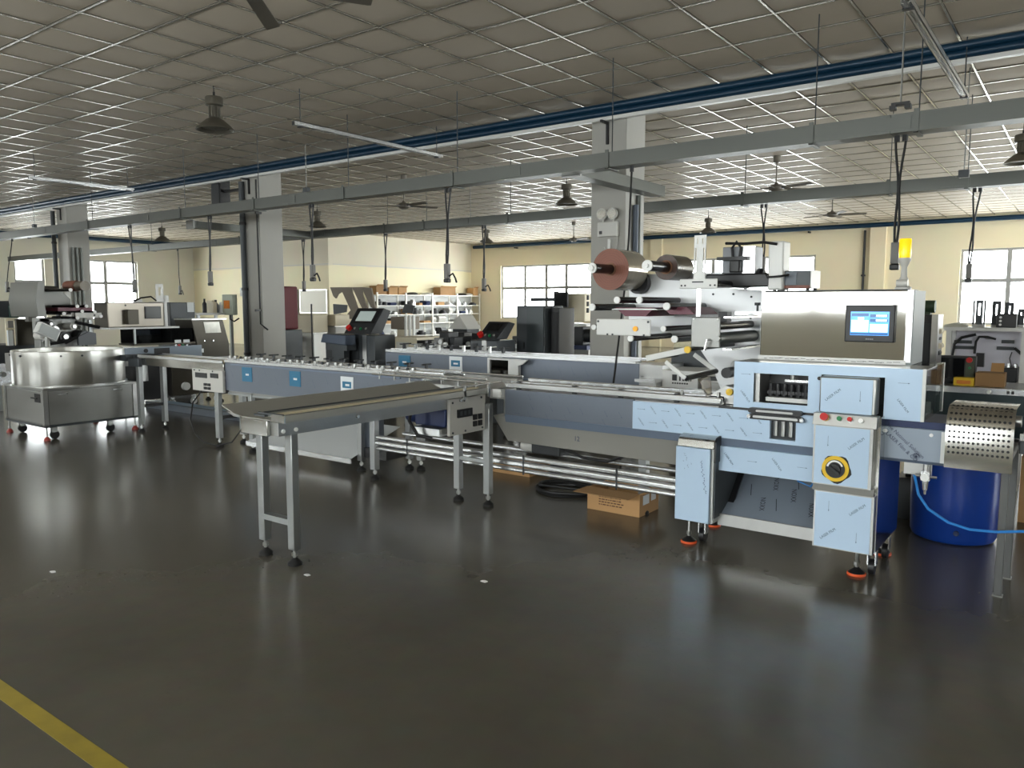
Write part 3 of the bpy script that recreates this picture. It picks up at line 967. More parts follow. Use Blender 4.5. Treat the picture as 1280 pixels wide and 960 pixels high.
# --- tray between the legs
tr = MB().hexa([(-1.85, 4.725, .20), (-1.22, 4.725, .20), (-1.22, 5.25, .45), (-1.85, 5.25, .45)],
               [(-1.85, 4.725, .206), (-1.22, 4.725, .206), (-1.22, 5.25, .456), (-1.85, 5.25, .456)]).build('drip_tray', FILMM, fw)
s = MB()
for x, f in ((-1.62, .28), (-1.60, .66), (-1.32, .30), (-1.46, .5)):
    vs, fs = text_mesh('NOXX')
    sz, an = .045, -1.35
    out = []
    for u, v, _ in vs:
        a_, b_ = (u * math.cos(an) - v * math.sin(an)) * sz, (u * math.sin(an) + v * math.cos(an)) * sz
        out.append((x + a_, 4.725 + .525 * f + b_ * .903, .2075 + .25 * f + b_ * .43))
    s.add(out, fs)
for x, f in ((-1.72, .5), (-1.52, .3), (-1.45, .72), (-1.3, .7)):
    s.add([(x, 4.725 + .525 * (f - .1), .2075 + .25 * (f - .1)), (x + .004, 4.725 + .525 * (f - .1), .2075 + .25 * (f - .1)), (x - .03, 4.725 + .525 * (f + .1), .2075 + .25 * (f + .1)), (x - .034, 4.725 + .525 * (f + .1), .2075 + .25 * (f + .1))], [(0, 1, 2, 3)])
stuff(s.build('film_print', INKB, tr))
B(-1.85, -1.22, 4.71, 4.725, .142, .216).build('tray_lip', STEELH, tr)
MB().hexa([(-1.84, 4.78, .2), (-1.80, 4.78, .2), (-1.80, 5.22, .62), (-1.84, 5.22, .62)], [(-1.84, 4.80, .2), (-1.80, 4.80, .2), (-1.80, 5.24, .62), (-1.84, 5.24, .62)]).build('tray_strut', BLACK, tr)
MB().tube([(-1.45, 4.9, .55), (-1.40, 4.86, .46), (-1.32, 4.84, .44), (-1.25, 4.86, .52)], .006).build('air_hose', HOSE, fw)

# --- right pillar with the controls
pl = MB().box(-1.232, -.895, 4.62, 5.22, .165, .93).build('pillar_cabinet', MIRROR, fw)
p1_ = B(-1.217, -.898, 4.55, 4.62, .165, .492).build('lower_door', STEEL, pl)
f1 = B(-1.208, -.912, 4.5465, 4.55, .170, .487).build('door_film', FILM, p1_)
film_print(p1_, -1.21, -.905, .17, .49, 4.545, .14, .021, True, seed=5)
p2_ = B(-1.236, -.921, 4.56, 4.62, .528, .868).build('upper_door', STEEL, pl)
f2 = B(-1.226, -.938, 4.5565, 4.56, .534, .864).build('door_film', FILM, p2_)
film_print(p2_, -1.23, -.93, .54, .86, 4.555, .14, .021, True, seed=6, holes=[(-1.20, -1.04, .56, .72)])
MB().prism([(4.555, .492), (4.62, .492), (4.62, .53), (4.575, .53)], 'x', -1.232, -.905).build('door_gap_sill', DULL, pl)
lg = MB().prism([(4.555, .868), (4.575, .935), (4.64, .935), (4.64, .868)], 'x', -1.245, -.905).build('button_ledge', STEEL, pl, bevel=.003)
tilt = Vector((0, -.95, .3)).normalized()
def push_button(px, py, ring, cap, r, name, h=.018):
    q = at_y(px, py, 4.565)
    b0 = q - tilt * .006
    o = C(b0, b0 + tilt * .014, r * 1.05, 18).build(name, ring, lg)
    C(b0 + tilt * .014, b0 + tilt * (.014 + h), r, 18, r * 1.08).build('button_cap', cap, o)
push_button(1031.5, 522, YELLOW, RED, .020, 'emergency_stop', .028)
push_button(1050, 524, ALU, GREEN, .012, 'push_button')
push_button(1063, 525, ALU, RED, .012, 'push_button')
push_button(1077, 527, ALU, WHITEC, .012, 'push_button')
rc = at_y(1044, 586, 4.55)
rs = C((rc.x, 4.555, rc.z), (rc.x, 4.549, rc.z), .073, 36).build('rotary_switch', YELLOW, p2_)
C((rc.x, 4.549, rc.z), (rc.x, 4.543, rc.z), .052, 32).build('switch_plate', BLACK, rs)
C((rc.x, 4.543, rc.z), (rc.x, 4.530, rc.z), .030, 24).build('knob', BLACK, rs)
kn = MB(); kn.hexa([(rc.x - .030, 4.530, rc.z + .012), (rc.x + .026, 4.530, rc.z - .026), (rc.x + .032, 4.530, rc.z - .016), (rc.x - .024, 4.530, rc.z + .022)],
                   [(rc.x - .030, 4.512, rc.z + .012), (rc.x + .026, 4.512, rc.z - .026), (rc.x + .032, 4.512, rc.z - .016), (rc.x - .024, 4.512, rc.z + .022)]); kn.build('knob_grip', DARK2, rs)
arc = MB()
for k in range(10):
    a0, a1 = math.radians(20 + 15 * k), math.radians(20 + 15 * (k + 1))
    pt = lambda a, r: (rc.x + r * math.cos(a), 4.5405, rc.z + .004 + r * math.sin(a))
    arc.add([pt(a0, .036), pt(a1, .036), pt(a1, .046), pt(a0, .046)], [(0, 1, 2, 3)])
arc.build('switch_marking', WHITEC, rs)
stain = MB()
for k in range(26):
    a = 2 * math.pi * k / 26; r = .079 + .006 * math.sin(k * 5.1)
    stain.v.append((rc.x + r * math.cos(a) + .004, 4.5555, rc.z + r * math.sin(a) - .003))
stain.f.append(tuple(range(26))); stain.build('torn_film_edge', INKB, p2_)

# drum cover above the ledge
ud = MB().box(-1.228, -.926, 4.615, 4.70, .935, 1.140).build('jaw_cover', STEEL, fw, bevel=.008)
B(-1.219, -.945, 4.610, 4.615, .938, 1.132).build('cover_film', FILM, ud)
film_print(ud, -1.225, -.935, .94, 1.135, 4.608, .14, .021, True, seed=8)

# --- guard box around the jaws
gw = (-1.64, -1.315, .952, 1.130)
gs = (-1.243, -.902, .905, 1.143)
gb = MB().sheet('y', 4.695, 4.705, (-1.763, -.70, .912, 1.197), [gw, (gs[0], gs[1], .912, gs[3])]).build('guard_box', FILM, fw)
film_print(gb, -1.75, -1.26, .915, 1.19, 4.693, .12, .018, seed=9, holes=[gw])
film_print(gb, -.89, -.72, .93, 1.18, 4.693, .12, .018, seed=10)
B(-1.763, -.70, 4.705, 5.0, 1.190, 1.197).build('guard_top', STEELH, gb)
B(-1.763, -1.755, 4.705, 5.36, .912, 1.19).build('guard_end', FILMD, gb)
B(-1.755, -.74, 5.34, 5.36, .905, 1.19).build('guard_back', DARK2, gb)
sl = MB().sheet('y', 4.703, 4.7085, (gs[0] - .012, gs[1] + .012, .912, gs[3] + .012), [(gs[0], gs[1], .912, gs[3])]).build('slot_seal', BLACK, gb)
C((-1.25, 4.692, 1.12), (-1.25, 4.68, 1.12), .011, 12).build('hinge_pin', BLACK, gb)
# window in the guard: tinted sheet, black rollers and rail behind
for k in range(7):
    x = gw[0] + .075 + k * .042
    MB().cyl((x, 4.80, .985), (x, 4.80, 1.065), .017, 10).box(x - .019, x + .019, 4.785, 4.79, 1.0, 1.02).build('cutter_block', BLACK, gb)
B(gw[0] + .05, gw[1] - .0, 4.775, 4.83, .955, .980).build('cutter_rail', WHITE, gb)
B(gw[0] + .15, gw[1], 4.82, 4.85, 1.075, 1.09).build('cutter_bar', ALU, gb)
B(gw[0] - .02, gw[0] + .03, 4.72, 5.2, .93, 1.15).build('inner_plate', STEELH, gb)
B(-1.76, -1.26, 4.9, 4.91, .92, 1.185).build('inner_shield', BLACK, gb)
C((gw[0] + .2, 4.81, 1.09), (gw[0] + .2, 4.81, 1.12), .012, 8).build('adjusting_knob', STEEL, gb)
# guard side of clear sheet with white corner post
B(-.715, -.698, 4.69, 4.705, .912, 1.2).build('corner_post', WHITE, gb)
B(-.706, -.700, 4.705, 5.33, .912, 1.19).build('side_window', CLEAR, gb)
B(-.712, -.698, 5.33, 5.36, .90, 1.197).build('corner_post', WHITE, gb)
B(-.90, -.70, 5.0, 5.36, 1.188, 1.195).build('top_window', CLEAR, gb)
B(-.88, -.74, 4.95, 5.2, .90, .97).build('discharge_block', DULL, gb)

# black guide below the guard box
g = MB(); stadium(g, -1.64, -1.35, .905, .016, 4.655, 4.69); g = g.build('guide_bar', BLACK, fw)
i_ = MB(); stadium(i_, -1.60, -1.39, .905, .006, 4.650, 4.655); i_.build('slot', STEEL, g)
B(-1.86, -1.24, 4.70, 5.2, .897, .912).build('bed_slot', BLACK, fw)

# --- polished cover with touch screen
cv = MB().box(-1.713, -.86, 5.0, 5.36, 1.212, 1.628).build('cover', COVERM, fw, bevel=.006)
B(-1.72, -.855, 4.992, 5.0, 1.197, 1.222).build('cover_flange', WHITE, cv)
B(-.858, -.825, 5.0, 5.36, 1.197, 1.628).build('cover_end', mat('filmed cover end', (120, 126, 126), .5, .1), cv)
B(-.862, -.83, 4.994, 5.0, 1.212, 1.63).build('cover_trim', ALU, cv)
B(-1.70, -.86, 5.03, 5.33, 1.628, 1.636).build('cover_lid', DARK2, cv)
sc = MB()
for k in range(24):
    x = -1.68 + .033 * k
    sc.box(x, x + .018 + .01 * (k % 3), 4.9905, 4.992, 1.203 + .002 * (k % 4), 1.2055 + .002 * (k % 4))
sc.build('scuff_marks', INKB, cv)
h = B(-1.192, -.917, 4.972, 5.0, 1.324, 1.545).build('touch_panel', BLACK, cv, bevel=.006)
B(-1.160, -.948, 4.9705, 4.972, 1.365, 1.505).build('screen', SCREENB, h)
def ui(x0, x1, z0, z1, m, nm='screen_field'):
    B(x0, x1, 4.9695, 4.9705, z0, z1).build(nm, m, h)
ui(-1.155, -1.060, 1.385, 1.455, SCREENW); ui(-1.052, -.955, 1.385, 1.432, SCREENW)
ui(-1.155, -1.060, 1.478, 1.495, SCREEND); ui(-1.120, -1.085, 1.458, 1.472, SCREENW); ui(-1.052, -.955, 1.472, 1.490, SCREEND); ui(-1.02, -.96, 1.474, 1.488, SCREENW); ui(-1.052, -.955, 1.445, 1.463, SCREEND); ui(-1.02, -.96, 1.447, 1.461, SCREENW)
ui(-1.158, -.952, 1.368, 1.380, SCREEND)
mt = MB()
for k in range(4): mt.box(-1.072 + .011 * k, -1.064 + .011 * k, 4.9705, 4.972, 1.340, 1.346)
stuff(mt.build('panel_print', mat('grey print', (120, 122, 126), .5), h))
# beacon
q = at_y(1129, 362, 5.12)
bx, bz = q.x, 1.636
bc = MB().lathe([(.045, 0), (.045, .012), (.032, .02), (.026, .06), (.018, .075), (.016, .13), (.024, .15), (.034, .17), (.034, .185)], (bx, 5.12, bz), 20).build('beacon', GREYP, fw)
MB().lathe([(.032, .185), (.034, .20), (.034, .29), (.030, .297)], (bx, 5.12, bz), 20).build('beacon_lens', AMBER, bc)
C((bx - .03, 5.08, bz + .035), (bx + .03, 5.08, bz + .035), .022, 14).build('beacon_pivot', GREYP, bc)

# --- discharge end
dp = B(-.925, -.592, 4.735, 5.2, .69, .866).build('discharge_frame', FILMM, fw)
MB().prism([(4.735, .69), (4.75, .672), (5.2, .672), (5.2, .69)], 'x', -.925, -.592).build('discharge_fold', FILME, dp)
s = MB(); put_text(s, 'The National Solution', (-.792, 4.733, .795), .029, math.radians(-42)); put_text(s, 'for LASER Film & CO.', (-.822, 4.733, .772), .029, math.radians(-42))
for k in range(8): put_arrow(s, (-.733, 4.733, .712), .045, k * math.pi / 8)
stuff(s.build('film_print', mat('navy film ink', (28, 36, 66), .6), dp))
for x, z in ((-.893, .842), (-.664, .838)): C((x, 4.735, z), (x, 4.729, z), .010, 12).build('bolt_head', WHITEC, dp)
B(-.615, -.592, 4.728, 4.735, .69, .86).build('tape_strip', WHITEC, dp)
B(-.90, -.59, 4.76, 5.15, .866, .905).build('discharge_slot', BLUED, dp)
# perforated guard over the outfeed
pg = MB().prism([(4.65, .686), (4.65, .905), (4.665, .955), (4.705, .995), (4.75, 1.012), (5.0, 1.012), (5.0, 1.008), (4.752, 1.008), (4.709, .991), (4.669, .953), (4.654, .904), (4.654, .686)], 'x', -.586, -.28).build('perforated_guard', MIRROR, fw)
hl = MB()
prof = [(4.6495, .770), (4.6495, .798), (4.6495, .826), (4.6495, .854), (4.6495, .882), (4.6525, .915), (4.6625, .947), (4.684, .975), (4.71, .996), (4.745, 1.010)]
nrm = [(-1, 0)] * 5 + [(-.97, .2), (-.9, .4), (-.7, .7), (-.5, .85), (-.3, .95)]
for (yy, zz), (ny, nz) in zip(prof, nrm):
    ty, tz = nz, -ny
    for k in range(13):
        xx = -.568 + k * .0222
        ring = [(xx + .0068 * math.cos(a), yy + ny * .0008 + ty * .0068 * math.sin(a), zz + nz * .0008 + tz * .0068 * math.sin(a)) for a in [2 * math.pi * i / 10 for i in range(10)]]
        hl.add(ring, [tuple(range(10))])
stuff(hl.build('guard_holes', INKB, pg))
B(-.586, -.576, 4.654, 5.0, .686, .90).build('guard_cheek', DARK2, pg)
C((-.285, 4.73, .95), (-.255, 4.73, .95), .03, 14).build('guard_hinge', STEEL, pg)
# air regulator
q = at_y(1158, 600, 4.80)
ar = MB().box(-.80, -.66, 4.79, 4.80, .60, .675).build('regulator_bracket', STEEL, fw)
rx, rz = q.x, .60
MB().box(rx - .022, rx + .022, 4.745, 4.79, rz - .02, rz + .03).cyl((rx, 4.767, rz + .03), (rx, 4.767, rz + .07), .016, 12).cyl((rx, 4.767, rz - .02), (rx, 4.767, rz - .075), .017, 12, .012).build('regulator', ALU, ar)
C((rx, 4.745, rz), (rx, 4.733, rz), .022, 18).build('gauge', WHITEC, ar)
MB().cyl((rx - .055, 4.767, rz), (rx + .055, 4.767, rz), .008, 8).build('regulator_ports', STEEL, ar)
C((rx, 4.767, rz - .075), (rx, 4.767, rz - .10), .006, 8).build('drain', STEEL, ar)
pts = [(rx - .055, 4.767, rz)] + [at_y(px, py, 4.70) for px, py in ((1148, 618), (1160, 636), (1185, 653), (1212, 662), (1245, 665), (1300, 664), (1400, 668))]
tag(MB().tube([Vector(p) for p in pts], .0075, 8).build('air_hose', HOSE), 'bright blue air hose trailing from the regulator past the barrel', 'hose')

# --- feet and casters of the wrapper
for x, y in ((-1.0, 4.68), (-2.03, 4.68), (-.96, 5.17), (-2.05, 5.14)):
    level_foot(fw, x, y, .17, BLACK, ORANGE, .046)
for x, y in ((-.93, 4.74), (-1.96, 4.75), (-.93, 5.1)):
    caster(fw, x, y, .13)

# --- long lower rails between the bed and the first stand
for y, z, r in ((4.745, .385, .022), (4.745, .335, .026), (4.745, .285, .02), (5.12, .36, .022)):
    MB().box(-5.05, -2.09, y - r, y + r, z - r * .8, z + r * .8).build('lower_rail', ALU, fw, bevel=.012)
for x in (-4.62, -3.4, -2.6): B(x, x + .012, 4.718, 4.722, .26, .41).build('rail_joint', DARK2, fw)
for x, y, z1 in ((-5.03, 4.74, .62), (-4.98, 5.28, .5)):
    l_ = B(x - .03, x + .03, y - .03, y + .03, .09, z1).build('leg', TUBE, fw, bevel=.004)
    level_foot(l_, x, y, .09)
B(-5.045, -5.015, 4.77, 5.25, .24, .28).build('stretcher', DARK, fw)
B(-2.62, -2.56, 5.1, 5.16, .1, .48).build('leg', TUBE, fw)
level_foot(fw, -2.59, 5.13, .1)

# --- film unwind: back plate, rollers, brackets
PY = 5.40
bk = MB().prism([(-2.88, 1.30), (-2.88, 1.74), (-2.80, 1.775), (-2.1, 1.775), (-2.1, 1.665), (-1.85, 1.645), (-1.85, .93), (-2.12, .93), (-2.2, 1.10), (-2.35, 1.30)], 'y', PY, PY + .015).build('film_back_plate', mat('satin steel plate', (196, 197, 198), .38, .45, .05, 2), fw)
for x, z in ((-2.75, 1.70), (-2.3, 1.72), (-1.92, 1.6), (-1.92, 1.45), (-1.92, 1.3), (-1.88, 1.15), (-2.05, 1.62), (-2.2, 1.62)):
    C((x, PY, z), (x, PY - .006, z), .008, 8).build('bolt_head', DARK2, bk)
MB().box(-2.0, -1.9, PY + .016, PY + .06, .7, 1.3).box(-2.5, -1.86, PY + .015, PY + .05, .70, .90).build('plate_post', STEELH, fw)
def roller(x, z, r, y0, name='roller', m=BLACKG):
    o = C((x, y0, z), (x, PY, z), r, 18).build(name, m, bk)
    C((x, y0 - .012, z), (x, y0, z), r * 1.06, 18, r * 1.06).build('end_cap', WHITEC, o)
    return o
CAPS = ((771, 375, .022), (799, 375, .022), (740, 384, .024), (833, 383, .024), (742, 409, .018), (829, 411, .018), (788, 423, .021), (843, 424, .022))
for px, py, r in CAPS:
    q = at_y(px, py, 4.78)
    roller(q.x, q.z, r, 4.79)
q = at_y(739, 335, 4.76); big = q
roller(q.x, q.z, .034, 4.78, 'unwind_shaft'); C((q.x, 4.768, q.z), (q.x, 4.75, q.z), .02, 14).build('shaft_knob', WHITEC, bk)
q2 = at_y(808, 332, 4.76)
roller(q2.x, q2.z, .036, 4.78, 'unwind_shaft'); C((q2.x, 4.768, q2.z), (q2.x, 4.752, q2.z), .015, 14).build('shaft_knob', WHITEC, bk)
def ring_roll(name, lab, c, y0, y1, ro, ri, face, wind):
    t = thing(name, lab, 'film roll', (c.x, y0, c.z - ro))
    n = 40
    def annulus(ya, yb, r0, r1, m, nm):
        mb = MB(); vs = []; fs = []
        for (yy, rr) in ((ya, r1), (yb, r1), (yb, r0), (ya, r0)):
            for k in range(n):
                a = 2 * math.pi * k / n; vs.append((c.x + rr * math.cos(a), yy, c.z + rr * math.sin(a)))
        for q_ in range(4):
            for k in range(n):
                fs.append((q_ * n + k, q_ * n + (k + 1) % n, ((q_ + 1) % 4) * n + (k + 1) % n, ((q_ + 1) % 4) * n + k))
        mb.add(vs, fs); return mb.build(nm, m, t)
    annulus(y0, y0 + .004, ri + .012, ro, face, 'roll_end')
    annulus(y0 + .004, y1, ri + .012, ro, wind, 'film_winding')
    annulus(y0 - .006, y1 + .006, ri, ri + .012, mat('card core', (120, 84, 62), .8), 'core')
    for k in range(1, 6):
        r = ri + .012 + (ro - ri - .012) * k / 6
        annulus(y0 - .0012, y0, r, r + .0015, mat('roll ring shade', (104, 58, 44) if face is BROWNR else (30, 28, 26), .6), 'wound_edge')
ring_roll('film_roll', 'large roll of clear film with a brown end on the unwind shaft', Vector((big.x, 0, big.z)), 5.03, 5.33, .150, .036, BROWNR, mat('clear film side', (176, 168, 152), .12, .35, .15, 3, 0, 1, (1, 14, 1)))
ring_roll('film_roll', 'smaller dark roll of film on the second unwind shaft', Vector((q2.x, 0, q2.z)), 5.06, 5.33, .088, .038, mat('dark roll end', (62, 56, 50), .4, 0, .2, 9), mat('dark film side', (76, 68, 54), .25, .2, .25, 3, 0, 1, (1, 14, 1)))
C((big.x + .06, 5.342, big.z - .09), (big.x + .06, PY - .002, big.z - .09), .085, 28).build('brake_disc', BLACK, bk)
# dancer bracket plates
wb = MB().box(-2.784, -2.367, 4.745, 4.757, 1.335, 1.447).build('splice_bracket', WHITE, bk, bevel=.006)
for x in (-2.768, -2.383): C((x, 4.746, 1.43), (x, 4.741, 1.43), .008, 10).build('bolt_head', DARK, wb)
C((-2.476, 4.746, 1.383), (-2.476, 4.735, 1.383), .018, 18).build('knob', mat('brass', (206, 146, 60), .3, .8), wb)
for x in (-2.70, -2.66, -2.42): B(x, x + .012, 4.742, 4.745, 1.335, 1.347).build('notch', DARK, wb)
MB().prism([(-2.70, 1.525), (-2.40, 1.525), (-2.46, 1.465), (-2.62, 1.465)], 'y', 4.86, 5.3).build('splice_tray', mat('maroon film', (98, 34, 52), .4), bk)
MB().hexa([(-2.72, 4.84, 1.51), (-2.36, 4.84, 1.51), (-2.36, 5.35, 1.51), (-2.72, 5.35, 1.51)], [(-2.70, 4.84, 1.518), (-2.38, 4.84, 1.518), (-2.38, 5.35, 1.518), (-2.70, 5.35, 1.518)]).build('film_guide', STEELH, bk)
MB().prism([(-2.30, 1.48), (-2.12, 1.48), (-2.18, 1.53), (-2.36, 1.53)], 'y', 4.9, 5.3).build('film_guide', mat('maroon film', (98, 34, 52), .4), bk)
# tee bracket of white coated plate with slots
tb = MB().sheet('y', 4.742, 4.752, (-2.068, -1.99, 1.70, 1.985), [(-2.060, -2.052, 1.755, 1.905), (-2.006, -1.998, 1.755, 1.905), (-2.050, -2.042, 1.93, 1.965), (-2.016, -2.008, 1.93, 1.965)]).build('tee_bracket', WHITE, bk)
t2 = B(-2.16, -1.905, 4.735, 4.745, 1.648, 1.71).build('tee_crosspiece', WHITE, tb, bevel=.006)
for x in (-2.145, -2.12, -1.95, -1.92): C((x, 4.735, 1.668), (x, 4.731, 1.668), .006, 10).build('bolt_head', DARK2, t2)
sm = MB(); stadium(sm, -2.07, -2.0, 1.69, .004, 4.733, 4.735); sm.build('adjusting_slot', DARK2, t2)
B(-2.045, -2.018, 4.745, 4.757, 1.47, 1.65).build('tee_stem', ALU, tb)
MB().cyl((-1.95, 4.745, 1.68), (-1.95, PY, 1.68), .024, 12).build('tee_shaft', BLACKG, tb)
# sealing unit plate
su = B(-2.058, -1.864, 4.70, 4.712, 1.274, 1.468).build('drive_plate', DULL, bk, bevel=.008)
MB().cyl((-1.90, 4.712, 1.33), (-1.90, PY, 1.33), .04, 18).build('drive_roller', mat('green rubber', (38, 52, 48), .5), su)
MB().cyl((-1.92, 4.712, 1.41), (-1.92, PY, 1.41), .026, 14).build('nip_roller', BLACKG, su)
MB().box(-1.86, -1.80, 4.74, PY, 1.46, 1.472).box(-1.86, -1.80, 4.74, PY, 1.26, 1.272).build('roller_frame', ALU, su)
MB().tube([(-1.93, 4.70, 1.325), (-1.93, 4.66, 1.325), (-1.945, 4.66, 1.26)], .009).build('release_lever', ALU, su)
C((-1.875, 4.70, 1.335), (-1.875, 4.68, 1.335), .018, 14).build('lever_boss', DULL, su)
for x, z in ((-2.04, 1.455), (-1.88, 1.455)): C((x, 4.70, z), (x, 4.695, z), .006, 8).build('bolt_head', WHITEC, su)
# folding arm of white flat bars
def bar(a, b, w, y0, y1, m, nm, parent):
    a, b = Vector(a), Vector(b); d = (b - a).normalized(); nn = Vector((-d.y, d.x)) * w
    return MB().prism([tuple(a + nn), tuple(a - nn), tuple(b - nn), tuple(b + nn)], 'y', y0, y1).build(nm, m, parent, bevel=.004)
A0, A1 = at_y(808, 448, 4.62), at_y(861, 437, 4.62)
ab = bar((A0.x, A0.z), (A1.x, A1.z), .019, 4.61, 4.622, WHITE, 'folding_arm', bk)
C((A1.x, 4.61, A1.z), (A1.x, 4.595, A1.z), .022, 16).build('arm_knob', YELLOW, ab)
Q0, Q1 = at_y(832, 452, 4.63), at_y(857, 473, 4.63)
bar((Q0.x, Q0.z), (Q1.x, Q1.z), .014, 4.622, 4.634, WHITE, 'link_bar', ab)
Q2, Q3 = at_y(867, 443, 5.1), at_y(895, 464, 5.1)
bar((Q2.x, Q2.z), (Q3.x, Q3.z), .016, 5.10, 5.112, WHITE, 'link_bar', ab)
C((Q1.x, 4.636, Q1.z), (Q3.x, 5.10, Q3.z), .018, 14).build('arm_roller', BLACKG, ab)
C((A1.x, 4.624, A1.z), (A1.x, 5.38, A1.z), .014, 12).build('arm_roller', BLACKG, ab)
C((A0.x + .02, 4.624, A0.z), (A0.x + .02, 5.05, A0.z), .012, 12).build('arm_roller', BLACKG, ab)
# film web dropping to the former
MB().hexa([tuple(at_y(872, 474, 4.76)), tuple(at_y(888, 470, 4.9)), tuple(at_y(890, 500, 4.9)), tuple(at_y(884, 497, 4.76))],
          [tuple(at_y(872.5, 474, 4.765)), tuple(at_y(888.5, 470, 4.905)), tuple(at_y(890.5, 500, 4.905)), tuple(at_y(884.5, 497, 4.765))]).build('film_web', FILMR, bk)
MB().prism([(-2.02, .915), (-1.765, .915), (-1.765, 1.01), (-1.86, 1.03)], 'y', 4.8, 5.1).build('film_former', STEEL, fw)
fk = at_y(912, 490, 4.79); C((fk.x, 4.80, fk.z), (fk.x, 4.78, fk.z), .022, 14).build('former_knob', YELLOW, fw)
fk = at_y(909, 466, 4.9); C((fk.x, 4.98, fk.z), (fk.x, 4.88, fk.z), .035, 12).build('gear', BLACK, fw)
C((fk.x - .1, 5.3, fk.z + .03), (fk.x, 4.98, fk.z), .025, 12).build('gear_shaft', STEEL, fw)
# coder head at the top: grey block, cylinder and wires
ch_ = MB().box(-2.0, -1.78, 5.05, 5.2, 1.75, 1.925).build('coder_head', mat('grey anodised', (116, 118, 122), .4, .3), bk, bevel=.005)
B(-1.86, -1.78, 5.045, 5.05, 1.75, 1.925).build('coder_side', ALU, ch_)
B(-2.02, -1.82, 5.0, 5.05, 1.835, 1.858).build('coder_handle', BLACK, ch_)
B(-2.12, -1.68, 5.06, 5.2, 1.66, 1.75).build('coder_arm', BLACK, ch_, bevel=.01)
B(-1.70, -1.60, 5.06, 5.2, 1.64, 1.95).build('coder_bracket', WHITE, ch_, bevel=.01)
q = at_y(925, 322, 5.1)
MB().tube([(q.x - .02, 5.03, q.z - .03), (q.x - .03, 5.03, q.z + .06), (q.x, 5.03, q.z + .10), (q.x + .03, 5.03, q.z + .06), (q.x + .02, 5.03, q.z - .03)], .009).build('coder_cable', CABLE, ch_)
B(q.x - .035, q.x + .035, 5.0, 5.06, q.z - .1, q.z - .02).build('connector', BLACK, ch_, bevel=.008)
MB().tube([(-1.98, 5.05, 1.95), (-1.85, 5.02, 1.94), (-1.72, 5.04, 1.945), (-1.64, 5.05, 1.93)], .009).build('coder_cable', CABLE, ch_)
MB().tube([(-1.72, 5.1, 1.75), (-1.68, 5.0, 1.72), (-1.6, 5.0, 1.725), (-1.56, 5.05, 1.735)], .007).build('coder_cable', CABLE, ch_)
for k, (dx, dz) in enumerate(((0, 0), (.03, -.04), (.06, .02))):
    MB().tube([(-1.56, 5.1, 1.72), (-1.62 + dx, 5.12, 1.66 + dz), (-1.74 + dx, 5.2, 1.58 + dz), (-1.70 + dx, 5.28, 1.50)], .004, 6).build('wire', CABLE, ch_)
MB().cyl((-1.84, 5.3, 1.50), (-1.84, 5.3, 1.54), .008, 8).cyl((-1.84, 5.3, 1.54), (-1.84, 5.3, 1.56), .02, 12).build('thumb_screw', DARK, ch_)
MB().box(-1.99, -1.79, 5.28, 5.36, 1.475, 1.50).build('sensor_rail', ALU, ch_)
B(-1.99, -1.93, 4.98, 5.06, 1.43, 1.50).build('sensor', BLACK, bk)
# printer control box on the cover
t = thing('control_box', 'dark grey control box with white side standing on the polished cover', 'control box', (-1.55, 5.2, 1.636))
B(-1.69, -1.44, 5.10, 5.30, 1.650, 1.762).build('case', DARK, t, bevel=.004)
B(-1.69, -1.44, 5.096, 5.10, 1.650, 1.668).build('front_strip', mat('rust strip', (120, 66, 50), .5), t)
B(-1.655, -1.525, 5.096, 5.10, 1.672, 1.752).build('front_panel', mat('slate panel', (78, 86, 96), .4), t)
B(-1.44, -1.434, 5.10, 5.30, 1.650, 1.762).build('side_cover', WHITE, t)
for x in (-1.67, -1.46):
    for y in (5.12, 5.28): C((x, y, 1.636), (x, y, 1.65), .012, 8).build('rubber_foot', RUBBER, t)
MB().tube([(-1.69, 5.2, 1.70), (-1.76, 5.2, 1.71), (-1.78, 5.14, 1.76)], .03, 10).build('connector', BLACK, t)

# ================================================================== CONVEYORS OF THE SAME LINE
def square_leg(parent, x, y, z1, w=.03, d=.025, foot=.095, m=TUBE):
    l_ = B(x - w, x + w, y - d, y + d, foot, z1).build('leg', m, parent, bevel=.004)
    level_foot(l_, x, y, foot)
    return l_

nc = thing('belt_conveyor', 'stainless belt conveyor with raised tray edge standing out across the floor', 'conveyor', (-3.9, 3.7, 0))
MB().box(-4.02, -3.70, 2.74, 4.69, .795, .872).build('conveyor_body', STEELH, nc)
MB().prism([(-4.215, .938), (-4.06, .884), (-3.60, .884), (-3.60, .925), (-3.605, .925), (-3.605, .889), (-4.058, .889), (-4.213, .943)], 'y', 2.72, 4.55).build('tray_sheet', TRAYM, nc)
B(-3.70, -3.692, 2.74, 4.69, .795, .882).build('side_rail', STEEL, nc)
MB().prism([(-4.02, .79), (-3.765, .79), (-3.765, .882), (-4.02, .882)], 'y', 2.715, 2.739).build('end_plate', MIRROR, nc, bevel=.003)
MB().prism([(-4.213, .930), (-4.15, .908), (-4.02, .895), (-4.02, .882), (-4.08, .882)], 'y', 2.712, 2.722).build('end_gusset', STEEL, nc)
B(-3.72, -3.60, 2.712, 2.72, .882, .925).build('end_lip', MIRROR, nc)
B(-3.97, -3.74, 2.80, 4.69, .890, .897).build('belt', BELTG, nc)
for x0, x1, m_ in ((-3.86, -3.80, BELTC), (-3.73, -3.70, DARK2), (-3.98, -3.972, DARK)):
    B(x0, x1, 2.82, 4.69, .890, .905).build('wear_strip', m_, nc)
MB().box(-3.98, -3.87, 2.78, 2.80, .89, .90).cyl((-3.97, 2.81, .90), (-3.74, 2.81, .90), .012, 8).build('end_roller', DARK, nc)
for y in (3.25, 4.23): C((-3.60, y, .862), (-3.585, y, .862), .010, 10).build('bolt_head', ALU, nc)
